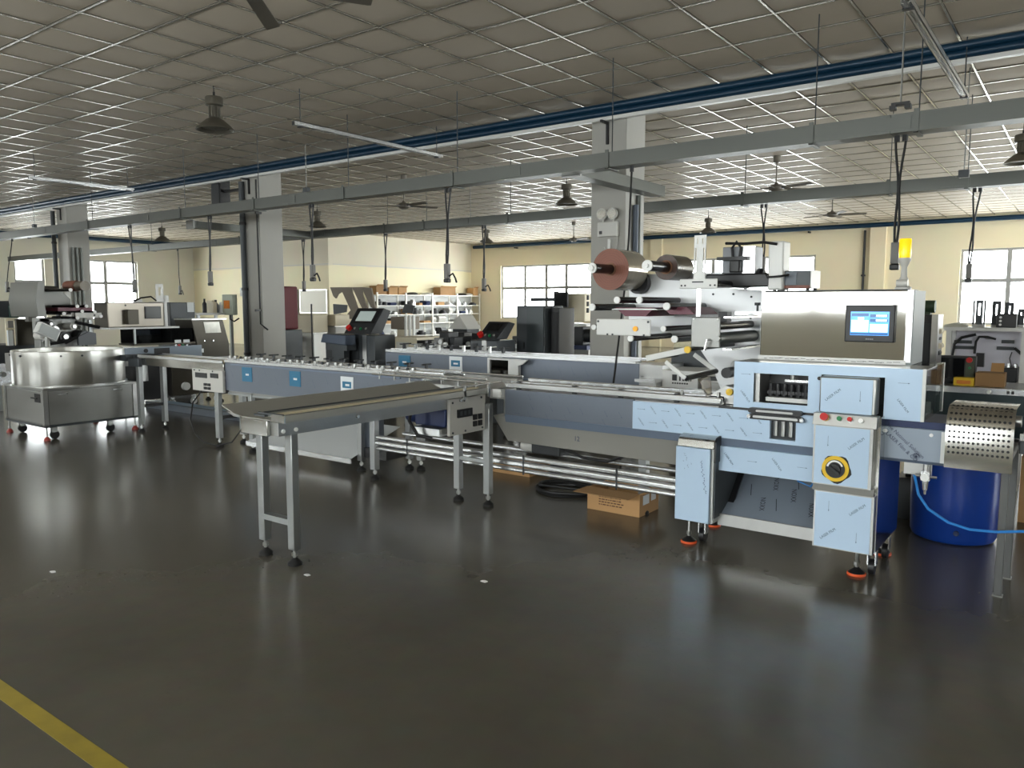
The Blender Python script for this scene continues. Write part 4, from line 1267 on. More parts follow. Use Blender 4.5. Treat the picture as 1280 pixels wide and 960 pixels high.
for y in (4.28, 4.56):
    MB().box(-3.615, -3.60, y, y + .02, .86, .96).build('rail_post', STEEL, nc)
C((-3.62, 4.2, .955), (-3.62, 4.75, .955), .007, 8).build('side_guide', ALU, nc)
for x, y in ((-4.045, 2.88), (-3.735, 2.86)): square_leg(nc, x, y, .80)
MB().prism([(2.84, .80), (2.885, .80), (2.90, .86), (2.86, .86)], 'x', -3.765, -3.695).build('leg_gusset', BLACK, nc)
for y in (2.77, 2.86): C((-3.692, y, .822), (-3.684, y, .822), .012, 10).build('bolt_head', WHITEC, nc)
B(-4.02, -3.76, 2.85, 2.90, .235, .27).build('stretcher', TUBE, nc)
for x, y in ((-3.955, 4.62), (-3.655, 4.62)): square_leg(nc, x, y, .80)
B(-3.93, -3.68, 4.60, 4.63, .335, .36).build('stretcher', TUBE, nc)
mp = B(-3.692, -3.664, 4.19, 4.60, .598, .868).build('motor_plate', GREYP, nc, bevel=.004)
B(-3.664, -3.648, 4.27, 4.43, .725, .785).build('nameplate', BLACK, mp)
for k in range(3): B(-3.648, -3.645, 4.285 + .045 * k, 4.31 + .045 * k, .74, .77).build('slot', DARK, mp)
for y in (4.45, 4.51):
    for z in (.64, .69):
        B(-3.664, -3.652, y, y + .04, z, z + .04).build('terminal', BLACK, mp)
for y, z in ((4.22, .84), (4.35, .845), (4.55, .85), (4.22, .62), (4.36, .62), (4.56, .62)): C((-3.664, y, z), (-3.658, y, z), .008, 8).build('bolt_head', DARK, mp)
gm = MB().box(-4.0, -3.70, 4.18, 4.42, .66, .79).build('gear_motor', BLUED, nc, bevel=.01)
C((-4.0, 4.3, .72), (-4.15, 4.3, .72), .07, 20).build('motor_can', BLUED, gm)
MB().box(-3.98, -3.72, 4.14, 4.40, .60, .65).build('motor_cover', ALU, gm)
MB().tube([(-3.95, 4.1, .80), (-3.96, 4.08, .70), (-3.9, 4.1, .60), (-3.8, 4.15, .575)], .013).build('motor_cable', CABLE, gm)
MB().box(-3.64, -3.56, 4.66, 4.70, .845, .905).build('sensor_bracket', WHITE, nc)
MB().box(-3.63, -3.56, 4.70, 4.735, .84, .90).box(-3.57, -3.55, 4.655, 4.66, .86, .89).build('photo_sensor', GREYP, nc, bevel=.004)

# --- bowl feeder on its cabinet
bf = thing('bowl_feeder', 'polished round hopper bowl on a brushed steel cabinet with casters', 'feeder', (-9.98, 4.4, 0))
X0, X1, Y0, Y1 = -10.52, -9.45, 3.86, 4.94
cb = MB().box(X0 + .02, X1 - .02, Y0 + .02, Y1 - .02, .16, .575).build('cabinet', DULL, bf)
for x0, x1, y0, y1 in ((X0, X0 + .05, Y0, Y0 + .05), (X1 - .05, X1, Y0, Y0 + .05), (X0, X0 + .05, Y1 - .05, Y1), (X1 - .05, X1, Y1 - .05, Y1)):
    B(x0, x1, y0, y1, .15, .57).build('corner_post', STEEL, cb)
B(X0, X1, Y0, Y1, .57, .60).build('top_plate', STEELH, cb, bevel=.006)
B(X0, X1, Y0, Y1, .148, .175).build('base_frame', DARK, cb)
B(X1 - .02, X1 - .012, Y0 + .06, Y1 - .06, .19, .55).build('side_door', DULL, cb)
B(X0 + .06, X1 - .06, Y0 + .012, Y0 + .02, .19, .55).build('front_door', STEEL, cb)
for y in (4.12, 4.75): MB().cyl((X1 - .012, y, .52), (X1 - .002, y, .52), .012, 8).box(X1 - .01, X1 - .002, y - .10, y, .515, .525).build('door_latch', ALU, cb)
B(X1 - .24, X1 - .10, Y0 + .006, Y0 + .012, .43, .53).build('control_plate', BLACK, cb)
B(X1 - .30, X1 - .16, Y0 - .012, Y0 + .006, .47, .485).build('control_lever', BLACK, cb)
bw = MB().lathe([(.0, .605), (.60, .605), (.605, .615), (.605, 1.0), (.60, 1.006), (.594, 1.0), (.594, .65), (.0, .65)], (-9.98, 4.40, 0), 72, closed=True).build('bowl', BOWLM, bf)
MB().lathe([(.607, .60), (.625, .60), (.625, .615), (.607, .615)], (-9.98, 4.40, 0), 72, closed=True).build('bowl_flange', STEEL, bw)
for a in (-1.9, -1.35, -.55, -.2):
    x, y = -9.98 + .605 * math.cos(a), 4.40 + .605 * math.sin(a)
    MB().cyl((x, y, .955), (x + .012 * math.cos(a), y + .012 * math.sin(a), .955), .012, 8).build('bolt_head', DARK, bw)
MB().lathe([(.0, .66), (.35, .70), (.36, .72), (.10, .86), (.0, .88)], (-9.98, 4.40, 0), 40).build('cone', STEEL, bw)
B(-9.52, -9.37, 4.78, 5.12, .86, .93).build('exit_chute', DARK, bf)
MB().box(-9.44, -9.37, 4.95, 5.05, .60, .84).build('chute_guide', STEEL, bf)
for x, y in ((X1 - .03, Y0 + .03), (X0 + .03, Y0 + .03), (X1 - .03, Y1 - .03), (X0 + .03, Y1 - .03)):
    level_foot(bf, x, y, .15, mat('red pad', (150, 62, 56), .5), None, .036)
for x, y in ((X1 - .10, Y0 + .14), (X0 + .16, Y0 + .12), (X1 - .10, Y1 - .3)):
    caster(bf, x, y, .148, .05)

# --- first belt conveyor out of the bowl
c1 = thing('belt_conveyor', 'short stainless conveyor leading away from the round hopper bowl', 'conveyor', (-8.3, 5.0, 0))
MB().box(-9.2, -7.45, 4.85, 5.15, .82, .915).build('conveyor_body', MIRROR, c1, bevel=.005)
for y in (4.835, 5.15): B(-9.2, -7.45, y, y + .015, .915, .945).build('guide_rail', ALU, c1)
B(-9.2, -7.45, 4.88, 5.12, .915, .921).build('belt', BELTC, c1)
cp_ = B(-8.0, -7.42, 4.815, 4.845, .60, .84).build('control_plate', GREYP, c1, bevel=.004)
for x0, z0, w, hh in ((-7.93, .745, .22, .055), (-7.64, .755, .14, .05)): B(x0, x0 + w, 4.807, 4.815, z0, z0 + hh).build('nameplate', BLACK, cp_)
for x in (-7.77, -7.70):
    for z in (.62, .66): B(x, x + .05, 4.805, 4.815, z, z + .03).build('terminal', BLACK, cp_)
for x in (-7.95, -7.85, -7.6): C((x, 4.815, .825), (x, 4.809, .825), .009, 8).build('bolt_head', DARK, cp_)
B(-7.95, -7.5, 4.86, 5.1, .58, .74).build('gear_motor', DARK, c1, bevel=.01)
for x in (-9.2, -7.57):
    for y in (4.85, 5.15): square_leg(c1, x, y, .83, .036, .025)
    B(x - .015, x + .015, 4.87, 5.13, .30, .335).build('stretcher', BLACK, c1)
MB().tube([(-7.9, 4.86, .59), (-8.05, 4.84, .45), (-8.1, 4.83, .25), (-8.0, 4.82, .10), (-7.8, 4.80, .03), (-7.55, 4.79, .02), (-7.3, 4.82, .08), (-7.2, 4.9, .25), (-7.15, 5.0, .33)], .008).build('cable', CABLE, c1)
MB().cyl((-9.32, 4.86, .90), (-9.32, 5.14, .90), .035, 16).build('drive_drum', DARK, c1)
MB().box(-9.36, -9.12, 4.80, 4.85, .80, .90).build('drive_guard', DARK, c1, bevel=.006)

# --- blue filmed conveyor in the middle of the line
c2 = thing('belt_conveyor', 'dark blue filmed conveyor with label plates and rows of clamps, behind the near belt', 'conveyor', (-6.1, 5.0, 0))
B(-7.42, -4.56, 4.87, 5.18, .66, .935).build('conveyor_body', STEELH, c2)
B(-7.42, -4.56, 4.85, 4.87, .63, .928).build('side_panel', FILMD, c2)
B(-7.3, -4.8, 4.835, 4.85, .905, .918).build('panel_fold', FILME, c2)
dm = MB(); rn = random.Random(9)
for k in range(14):
    put_arrow(dm, (-7.3 + .19 * k, 4.848, .83 + rn.uniform(-.05, .05)), .09, -1.1)
stuff(dm.build('film_print', INK, c2))
for y, z in ((4.845, .945), (4.885, .960), (5.12, .960), (5.16, .945)):
    B(-7.43, -4.35, y, y + .028, z - .018, z + .018).build('guide_rail', ALU, c2, bevel=.005)
B(-7.42, -4.4, 4.92, 5.11, .935, .941).build('belt', BELTG, c2)
for k in range(15):
    x = -7.3 + .185 * k
    m = MB().box(x, x + .025, 4.865, 4.89, .945, 1.0).cyl((x + .012, 4.83, .995), (x + .012, 4.92, .995), .008, 8).build('rail_clamp', STEEL, c2)
    C((x + .012, 4.822, .995), (x + .012, 4.832, .995), .014, 8).build('clamp_knob', (DARK2, WHITEC)[k % 3 == 0], m)
for k in range(12):
    x = -7.2 + .22 * k
    m = MB().box(x, x + .025, 5.13, 5.15, .945, 1.015).cyl((x + .012, 5.08, 1.01), (x + .012, 5.2, 1.01), .008, 8).build('rail_clamp', DARK2, c2)
for px, py in ((309, 468), (369, 473.5), (434, 481)):
    q = at_y(px, py, 4.85)
    lb = B(q.x - .085, q.x + .085, 4.8455, 4.85, q.z - .075, q.z + .075).build('label_plate', STICKW if px > 400 else STICK, c2)
    B(q.x - .06, q.x + .06, 4.8445, 4.8455, q.z - .03, q.z + .03).build('label_print', STICK, lb)
    B(q.x - .02, q.x + .035, 4.8438, 4.8445, q.z - .012, q.z + .008).build('label_mark', STICKW, lb)
B(-7.4, -5.2, 4.86, 4.885, .585, .61).build('lower_rail', TUBE, c2)
B(-7.4, -4.9, 4.87, 5.2, .60, .63).build('under_tray', DULL, c2)
# low stainless shelf with bright slope below
MB().hexa([(-7.0, 4.80, .12), (-5.42, 4.80, .12), (-5.42, 5.45, .34), (-7.0, 5.45, .34)], [(-7.0, 4.80, .126), (-5.42, 4.80, .126), (-5.42, 5.45, .346), (-7.0, 5.45, .346)]).build('sloping_shelf', mat('white sheet', (226, 230, 232), .25, .2), c2)
B(-7.0, -5.4, 4.785, 4.80, .085, .13).build('shelf_lip', ALU, c2)
for x, y in ((-7.0, 4.87), (-7.0, 5.2), (-5.40, 4.92), (-5.1, 5.25)): square_leg(c2, x, y, .62)
B(-5.43, -5.28, 4.97, 5.1, .13, .60).build('side_column', FILMD, c2)
B(-5.44, -5.08, 4.93, 5.2, .13, .22).build('base_bar', BLACK, c2)
B(-6.99, -6.4, 5.19, 5.22, .24, .275).build('stretcher', BLACK, c2)
# transfer junction: bright plates and guides between belt and bed
MB().box(-4.6, -3.66, 4.705, 5.12, .885, .9).build('transfer_plate', STEELH, c2)
for k, (x0, x1, y, z) in enumerate(((-5.0, -3.7, 4.70, .945), (-4.9, -3.75, 4.73, .965), (-4.6, -3.7, 5.14, .96))):
    C((x0, y, z), (x1, y, z), .009, 8).build('transfer_guide', ALU, c2)
for k in range(7):
    x = -4.95 + k * .18
    C((x, 4.74, .90), (x, 4.74, .965), .008, 8).build('guide_post', STEEL, c2)

# low filmed channel lying behind the first conveyor
t = thing('floor_channel', 'low pale blue channel lying on the floor behind the bowl conveyor', 'channel', (-10.1, 6.1, 0))
B(-11.4, -8.75, 6.08, 6.12, .0, .095).build('web', FILMD, t)
B(-11.4, -8.75, 6.12, 6.3, .085, .095).build('flange', FILM, t)
B(-11.4, -8.75, 6.12, 6.3, .0, .008).build('flange', FILM, t)
# --- loose things on the floor
def carton(label, x0, x1, y0, y1, h, flap=True, ang=0.0):
    t = thing('cardboard_box', label, 'box', ((x0 + x1) / 2, (y0 + y1) / 2, 0))
    w = .006
    B(x0, x1, y0, y0 + w, 0.001, h).build('front_panel', CARD, t)
    B(x0, x1, y1 - w, y1, 0.001, h).build('back_panel', CARD, t)
    B(x0, x0 + w, y0 + w, y1 - w, 0.001, h).build('side_panel', CARD, t)
    B(x1 - w, x1, y0 + w, y1 - w, 0.001, h).build('side_panel', CARD, t)
    B(x0 + w, x1 - w, y0 + w, y1 - w, 0.001, w).build('bottom_panel', CARDI, t)
    return t
t = carton('open cardboard box with printed text and a folded flap under the lower rails', -3.0, -2.56, 5.01, 5.32, .17)
MB().hexa([(-3.0, 5.01, .17), (-2.56, 5.01, .17), (-2.60, 4.90, .145), (-3.06, 4.90, .145)], [(-3.0, 5.013, .175), (-2.56, 5.013, .175), (-2.60, 4.90, .150), (-3.06, 4.90, .150)]).build('flap', CARDI, t)
MB().hexa([(-2.56, 5.01, .17), (-2.56, 5.32, .17), (-2.47, 5.32, .20), (-2.47, 5.01, .20)], [(-2.56, 5.01, .175), (-2.56, 5.32, .175), (-2.47, 5.32, .205), (-2.47, 5.01, .205)]).build('flap', CARD, t)
s = MB(); rn = random.Random(8)                          # four lines of print too small to read
for k in range(5):
    x = -2.90
    while x < -2.70 - .012 * (k % 3):
        w_ = rn.uniform(.008, .03)
        s.box(x, x + w_, 5.0088, 5.0092, .128 - .020 * k, .137 - .020 * k)
        x += w_ + .006
stuff(s.build('box_print', mat('box print brown', (92, 62, 38), .7), t))
B(-2.558, -2.5575, 5.06, 5.16, .08, .15).build('shipping_label', STICKW, t)
B(-2.558, -2.5575, 5.19, 5.27, .09, .16).build('shipping_label', STICKW, t)
t = carton('flat sealed cardboard box half hidden behind the conveyor leg', -4.42, -3.97, 5.62, 5.95, .085)
B(-4.42, -3.97, 5.62, 5.95, .0855, .09).build('lid', CARD, t)
t = thing('cable_coil', 'coil of black cable lying on the floor by the cardboard boxes', 'cable', (-3.5, 5.35, 0))
co = MB(); pts = []
for k in range(70):
    a = k / 70 * 2 * math.pi * 2.6
    pts.append((-3.42 + (.24 + .03 * math.sin(k * .5)) * math.cos(a), 5.38 + (.20 + .03 * math.cos(k * .3)) * math.sin(a), .013 + .012 * (k // 27)))
co.tube(pts, .012, 8).build('cable', CABLE, t)
MB().tube([pts[-1], (-3.1, 5.4, .03), (-2.98, 5.45, .013), (-2.9, 5.6, .013)], .012).build('cable_end', CABLE, t)

# --- blue barrel
BX, BY = -.665, 5.86
br = thing('plastic_barrel', 'big royal blue open plastic barrel behind the air regulator', 'barrel', (BX, BY, 0))
MB().lathe([(.22, .0), (.243, .01), (.256, .04), (.262, .30), (.265, .58), (.266, .66), (.276, .665), (.276, .69), (.266, .695), (.258, .685), (.252, .6), (.245, .05), (.0, .045), (.0, 0)], (BX, BY, 0), 64, closed=True).build('shell', BLUEB, br)
MB().lathe([(.266, .60), (.273, .605), (.273, .62), (.266, .625)], (BX, BY, 0), 64, closed=True).build('hoop', BLUEB, br)
q = at_y(1195, 667, BY - .262); C((q.x, BY - .25, q.z), (q.x, BY - .272, q.z), .016, 14).build('drain_plug', BLUED, br)

# --- outfeed table at the frame's edge
of = thing('outfeed_conveyor', 'outfeed conveyor table on dark square legs after the perforated guard', 'conveyor', (.3, 4.95, 0))
MB().box(-.26, 1.3, 4.74, 5.16, .78, .86).build('frame', DARK, of, bevel=.004)
B(-.25, 1.3, 4.76, 5.14, .861, .868).build('belt', mat('white belt', (226, 222, 208), .5), of)
for y in (4.735, 5.15): B(-.26, 1.3, y, y + .014, .85, .885).build('edge_rail', ALU, of)
for x, y in ((-.315, 4.78), (-.30, 5.13), (1.1, 4.78), (1.1, 5.13)):
    l_ = B(x - .018, x + .018, y - .018, y + .018, .006, .80).build('leg', mat('weathered grey steel', (98, 99, 98), .55, .4), of, bevel=.003)
    B(x - .024, x + .024, y - .024, y + .024, 0, .006).build('foot_plate', DULL, l_)
B(-.33, -.285, 4.76, 5.15, .745, .785).build('end_beam', DARK, of)

# ================================================================== THE SECOND LINE AND THE BACKGROUND
# --- second infeed conveyor behind the wrapper
l2 = thing('infeed_conveyor', 'dark blue filmed infeed conveyor standing behind the wrapping machine', 'conveyor', (-5.2, 7.3, 0))
B(-7.3, -3.66, 7.12, 7.6, .62, .93).build('conveyor_body', STEELH, l2)
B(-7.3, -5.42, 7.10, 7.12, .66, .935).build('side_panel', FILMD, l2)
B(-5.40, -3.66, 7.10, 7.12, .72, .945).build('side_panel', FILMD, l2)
B(-5.40, -3.66, 7.09, 7.12, .70, .718).build('panel_fold', FILME, l2)
B(-3.655, -3.40, 7.10, 7.6, .70, .94).build('end_panel', STEEL, l2)
B(-3.40, -3.02, 7.09, 7.6, .72, .90).build('end_cover', WHITE, l2, bevel=.004)
s = MB()
for k, w_ in enumerate((.05, .06, .05)):
    x = -3.29 + k * .075
    if k == 1:
        s.prism([(x, .80), (x, .85), (x + .025, .868), (x + .05, .85), (x + .05, .80), (x + .035, .80), (x + .035, .84), (x + .015, .84), (x + .015, .80)], 'y', 7.088, 7.09)
    elif k == 2:
        for j in range(3): s.box(x + j * .02, x + j * .02 + .011, 7.088, 7.09, .80, .86 - .012 * j)
    else:
        s.box(x, x + .05, 7.088, 7.09, .80, .86)
for k in range(7): s.box(-3.29 + .025 * k, -3.273 + .025 * k, 7.088, 7.09, .768, .782)
stuff(s.build('maker_print', INKB, l2))
B(-7.3, -3.66, 7.15, 7.55, .45, .62).build('lower_skirt', STEELH, l2)
for y, z in ((7.10, .955), (7.2, .965), (7.5, .965)): B(-7.3, -3.7, y, y + .03, z - .015, z + .015).build('guide_rail', ALU, l2)
B(-6.45, -5.45, 7.085, 7.10, .665, .72).build('strip_guard', WHITE, l2)
for px in (506, 570):
    q = at_y(px, 453 if px < 540 else 455, 7.1)
    lb = B(q.x - .1, q.x + .1, 7.092, 7.10, q.z - (.06 if px < 540 else .17), q.z + .09).build('label_plate', STICK if px < 540 else STICKW, l2)
    B(q.x - .07, q.x + .07, 7.089, 7.092, q.z - .03, q.z + .045).build('label_print', STICK, lb)
    B(q.x - .03, q.x + .04, 7.087, 7.089, q.z - .005, q.z + .015).build('label_mark', STICKW, lb)
g = MB().sheet('y', 7.02, 7.07, (-5.56, -5.12, .73, .935), [(-5.53, -5.26, .755, .915)]).build('guard_window', WHITE, l2)
B(-5.53, -5.26, 7.04, 7.05, .755, .915).build('window_sheet', TINT, g)
MB().prism([(-5.20, .86), (-5.20, .935), (-4.98, .935), (-5.04, .885), (-5.12, .86)], 'y', 7.0, 7.02).build('guard_fin', WHITE, l2)
B(-5.56, -5.1, 6.98, 7.09, .66, .72).build('guard_base', GREYP, l2)
for x in (-7.0, -5.4, -3.8):
    for y in (7.18, 7.5): square_leg(l2, x, y, .46)
for k in range(9):
    x = -7.1 + .2 * k
    MB().box(x, x + .03, 7.21, 7.24, .98, 1.05).cyl((x + .015, 7.15, 1.04), (x + .015, 7.35, 1.04), .009, 6).build('rail_clamp', STEEL if k % 2 else DARK2, l2)
dm = MB()
for k in range(9): put_arrow(dm, (-5.3 + .17 * k, 7.098, .83), .10, -1.1)
for k in range(8): put_arrow(dm, (-7.2 + .2 * k, 7.098, .84), .07, -1.1)
stuff(dm.build('film_print', INK, l2))
# column of sensors and blocks at its outlet
c = at_y(818, 476, 6.95)
MB().box(-3.52, -3.40, 6.95, 7.08, .60, .78).build('outlet_bracket', STEEL, l2)
B(-3.62, -3.40, 6.93, 7.08, .78, .81).build('outlet_shelf', ALU, l2)

# --- former machine standing behind the rollers (body of the second wrapper, seen below the arm)
t = thing('machine_cabinet', 'grey machine cabinet standing behind the folding arm', 'cabinet', (-2.5, 7.3, 0))
B(-3.0, -1.9, 7.12, 7.7, .12, .86).build('body', GREYP, t, bevel=.008)
B(-2.9, -2.0, 7.10, 7.12, .2, .8).build('door', DULL, t)
C((-2.05, 7.10, .5), (-2.05, 7.07, .5), .02, 10).build('handle', BLACK, t)
for x in (-2.9, -2.0):
    for y in (7.2, 7.6): level_foot(t, x, y, .12)
B(-3.0, -2.75, 7.10, 7.12, .82, .86).build('vent', BLACK, t)
t = thing('blister_guard', 'clear hood with dark base standing beyond the rollers', 'guard', (-3.35, 7.9, 0))
B(-3.6, -3.1, 7.72, 8.2, .0, 1.06).build('base', DARK, t, bevel=.006)
B(-3.58, -3.12, 7.74, 8.18, 1.06, 1.30).build('hood', CLEAR, t)

# --- control pedestal with slanted panel
def pedestal(x, y, w, z_top, label, screen, sc=1.0):
    t = thing('control_pedestal', label, 'control panel', (x, y, 0))
    B(x - w, x + w, y - .18, y + .22, .02, z_top).build('cabinet', DARK, t, bevel=.008)
    B(x - w + .04, x + w - .32, y - .188, y - .18, .1, z_top - .04).build('door', DARK2, t)
    B(x + w - .24, x + w - .16, y - .190, y - .18, .02, z_top).build('steel_strip', STEEL, t)
    B(x - w + .02, x + w - .02, y - .16, y + .2, .0, .02).build('plinth', BLACK, t)
    hx = x + w * .45
    z0 = z_top + .02
    pts = [(y - .25, z0), (y - .02, z0), (y + .16, z0 + .32 * sc), (y + .02, z0 + .36 * sc)]
    hd = MB().prism(pts, 'x', hx - .27 * sc, hx + .27 * sc).build('panel_head', DARK2, t, bevel=.01)
    f0, f1 = Vector((0, y - .25, z0)), Vector((0, y + .02, z0 + .36 * sc))
    n = Vector((0, -(f1 - f0).z, (f1 - f0).y)).normalized()
    def on(u0, u1, v0, v1, d0, d1, m, nm, par):
        a = [f0 + (f1 - f0) * v + n * d + Vector((hx + u * .27 * sc, 0, 0)) for d in (d0, d1) for (u, v) in ((u0, v0), (u1, v0), (u1, v1), (u0, v1))]
        return MB().hexa(a[:4], a[4:]).build(nm, m, par)
    b_ = on(-.85, .85, .40, .95, 0, .006, BLACK, 'screen_bezel', hd)
    on(-.6, .6, .48, .86, .006, .008, screen, 'screen', b_)
    for k in range(4):
        p = f0 + (f1 - f0) * .18 + Vector((hx + (-.7 + .42 * k) * .27 * sc, 0, 0))
        C(p, p + n * (.05 if k == 0 else .022), .04 if k == 0 else .02, 14).build('push_button', (RED, ALU, GREEN, ALU)[k], hd)
    MB().box(x - .05, x + .05, y - .05, y + .1, z_top, z0 + .05).build('neck', DARK2, t)
    return t

q = at_y(452, 418, 7.75)
pedestal(q.x - .06, 7.75, .52, q.z, 'charcoal control pedestal with slanted screen panel and red stop button', SCREENG)
q0 = at_y(420, 423, 7.5)
t = thing('machine_hood', 'small grey blue cowl jutting beside the charcoal control pedestal', 'machine', (q0.x, 7.45, .0))
B(q0.x - .05, q0.x + .4, 7.35, 7.52, .9, q0.z - .06).build('bracket', DARK, t)
MB().prism([(q0.x - .1, q0.z - .05), (q0.x + .42, q0.z - .08), (q0.x + .42, q0.z + .06), (q0.x - .05, q0.z + .07)], 'y', 7.3, 7.5).build('cowl', mat('slate enamel', (70, 80, 96), .4, .2), t, bevel=.01)
B(q0.x + .05, q0.x + .3, 7.38, 7.48, .0, .9).build('stand', DARK, t)
q = at_y(615, 425, 8.1)
pedestal(q.x, 8.1, .22, q.z, 'smaller black control pedestal beside the tall dark cabinet', SCREENK, .62)

# --- tall dark cabinets
a, b, m_ = at_y(651, 382, 8.6), at_y(686, 382, 8.6), at_y(665, 382, 8.6)
t = thing('electrical_cabinet', 'tall charcoal electrical cabinet behind the infeed conveyor', 'cabinet', (a.x, 8.6, 0))
MB().box(a.x, b.x, 8.5, 8.95, .05, a.z).build('body', DARK, t, bevel=.008)
B(m_.x - .004, b.x - .01, 8.485, 8.5, .12, a.z - .02).build('door', mat('charcoal door', (58, 64, 66), .35, .3), t)
B(m_.x + .28, m_.x + .30, 8.475, 8.485, 1.0, 1.12).build('handle', BLACK, t)
B(a.x + .12, a.x + .14, 8.49, 8.5, .95, 1.04).build('lock', BLACK, t)
B(a.x + .02, b.x - .02, 8.52, 8.93, 0, .05).build('plinth', BLACK, t)
t = thing('electrical_cabinet', 'narrow black slab cabinet against the tall charcoal one', 'cabinet', (b.x + .12, 8.8, 0))
B(b.x + .02, b.x + .15, 8.62, 9.0, .0, a.z - .03).build('body', BLACK, t, bevel=.006)
B(b.x + .04, b.x + .13, 8.61, 8.62, .1, a.z - .08).build('door', INKB, t)

# --- steel machine with monitor arm
Y_ = 11.4
a, b = at_y(695, 367, Y_), at_y(731, 367, Y_)
t = thing('inspection_machine', 'pale steel machine tower with a black monitor on an arm', 'machine', (a.x, Y_, 0))
zt = a.z
MB().box(a.x, b.x, Y_, Y_ + .6, at_y(700, 402, Y_).z, zt).build('upper_housing', CREAM, t, bevel=.02)
B(a.x, at_y(707, 400, Y_).x, Y_, Y_ + .6, .05, at_y(700, 404, Y_).z).build('column', STEEL, t)
z1 = at_y(720, 405, Y_).z
B(at_y(708, 400, Y_).x, b.x + .1, Y_ - .1, Y_ + .5, z1 - .06, z1).build('table', WHITE, t)
B(at_y(710, 400, Y_).x, b.x, Y_, Y_ + .4, .0, z1 - .1).build('base', GREYP, t)
mo = at_y(703, 375, Y_ - .2)
B(mo.x - .13, mo.x + .13, Y_ - .25, Y_ - .2, mo.z - .13, mo.z + .13).build('monitor', BLACK, t, bevel=.008)
B(mo.x - .12, mo.x + .12, Y_ - .254, Y_ - .25, mo.z - .11, mo.z + .12).build('screen', SCREENK, t)
ar_ = at_y(664, 373, Y_ - .2)
B(ar_.x, mo.x - .1, Y_ - .22, Y_ - .16, mo.z - .02, mo.z + .04).build('monitor_arm', DARK2, t)
B(mo.x - .18, mo.x - .14, Y_ - .2, Y_ - .1, mo.z - .4, mo.z + .15).build('arm_post', BLACK, t)
for k in range(3):
    p = at_y(733, 372 + 8 * k, Y_ + .1); C((p.x, Y_ + .1, p.z - .04), (p.x, Y_ + .1, p.z + .04), .05, 10).build('reel', BLACK, t)
q = at_y(722, 432, 9.9)
t = thing('bench_grinder', 'black bench machine on a blue base beside the square column', 'machine', (q.x, 9.9, 0))
B(q.x - .2, q.x + .25, 9.8, 10.2, 0, q.z - .05).build('stand', GREYP, t)
B(q.x - .3, q.x + .25, 9.75, 10.2, q.z - .05, q.z + .01).build('base_plate', BLUED, t)
MB().box(q.x - .05, q.x + .12, 9.85, 10.1, q.z + .01, q.z + .28).cyl((q.x + .12, 9.95, q.z + .15), (q.x + .26, 9.95, q.z + .15), .1, 18).build('motor_block', DARK2, t, bevel=.01)

# --- cream machines, red cabinet, whiteboard
Y_ = 11.2
def cream_machine(px0, px1, py0, py1, pym, label, y, m1, m2):
    a, b = at_y(px0, py0, y), at_y(px1, py0, y)
    zm = at_y(px0, pym, y).z
    t = thing('sheet_machine', label, 'machine', ((a.x + b.x) / 2, y, 0))
    B(a.x, b.x, y, y + .42, zm + .02, a.z).build('hood', m1, t, bevel=.015)
    B(a.x + .05, b.x - .02, y + .02, y + .40, .08, zm).build('cabinet', m2, t, bevel=.01)
    B(a.x, b.x, y - .02, y + .42, zm, zm + .02).build('worktop', STEEL, t)
    B(a.x + .1, b.x - .1, y + .1, y + .36, 0, .08).build('plinth', BLACK, t)
    return t, a, b, zm
t, a, b, zm = cream_machine(361, 391, 393, 450, 416, 'cream box machine with rounded steel guard beside the red cabinet', Y_, CREAM, STEELH)
MB().tube([(a.x + .12, Y_ - .08, .4), (a.x + .12, Y_ - .08, zm - .2), (a.x + .2, Y_ - .08, zm - .1), (a.x + .4, Y_ - .08, zm - .1), (a.x + .45, Y_ - .08, zm - .2), (a.x + .45, Y_ - .08, .4)], .05, 10).build('bent_pipe', STEEL, t)
C((b.x + .02, Y_ - .05, .3), (b.x + .02, Y_ - .05, at_y(391, 380, Y_).z), .018, 8).build('post', BLACK, t)
t, a, b, zm = cream_machine(393, 419, 393, 450, 408, 'cream box machine open below, under the whiteboard', Y_ + .5, CREAM, GREYP)
t, a, b, zm = cream_machine(421, 429, 399, 450, 416, 'narrow cream cabinet under the slotted guard plates', Y_ + .9, CREAM, CREAM)
t = thing('fire_cabinet', 'tall dark red enamel cabinet beside the column', 'cabinet', at_y(347, 430, 10.2) * 1.0)
t.location = (at_y(347, 400, 10.2).x, 10.3, 0)
a, b = at_y(339, 358, 10.2), at_y(354, 412, 10.2)
B(a.x, b.x, 10.2, 10.6, b.z, a.z).build('body', REDD, t, bevel=.03)
B(a.x + .02, a.x + .05, 10.19, 10.2, b.z + .03, a.z - .03).build('hinge_strip', TAUPE, t)
B(a.x - .05, b.x + .05, 10.15, 10.65, 0, b.z - .01).build('stand', DARK, t, bevel=.01)
B(a.x + .08, a.x + .28, 10.14, 10.15, b.z - .2, b.z - .05).build('notice', STICKW, t)
B(a.x, b.x, 10.13, 10.15, .3, .42).build('vent', BLACK, t)
a, b = at_y(374, 362, YJ - .05), at_y(409, 392, YJ - .05)
t = thing('whiteboard', 'white notice board on the store room wall', 'board', ((a.x + b.x) / 2, YJ - .05, b.z))
B(a.x, b.x, YJ - .04, YJ - .005, b.z, a.z).build('panel', mat('board white', (238, 234, 218), .4), t)
MB().sheet('y', YJ - .05, YJ - .04, (a.x, b.x, b.z, a.z), [(a.x + .04, b.x - .04, b.z + .04, a.z - .04)]).build('frame', ALU, t)

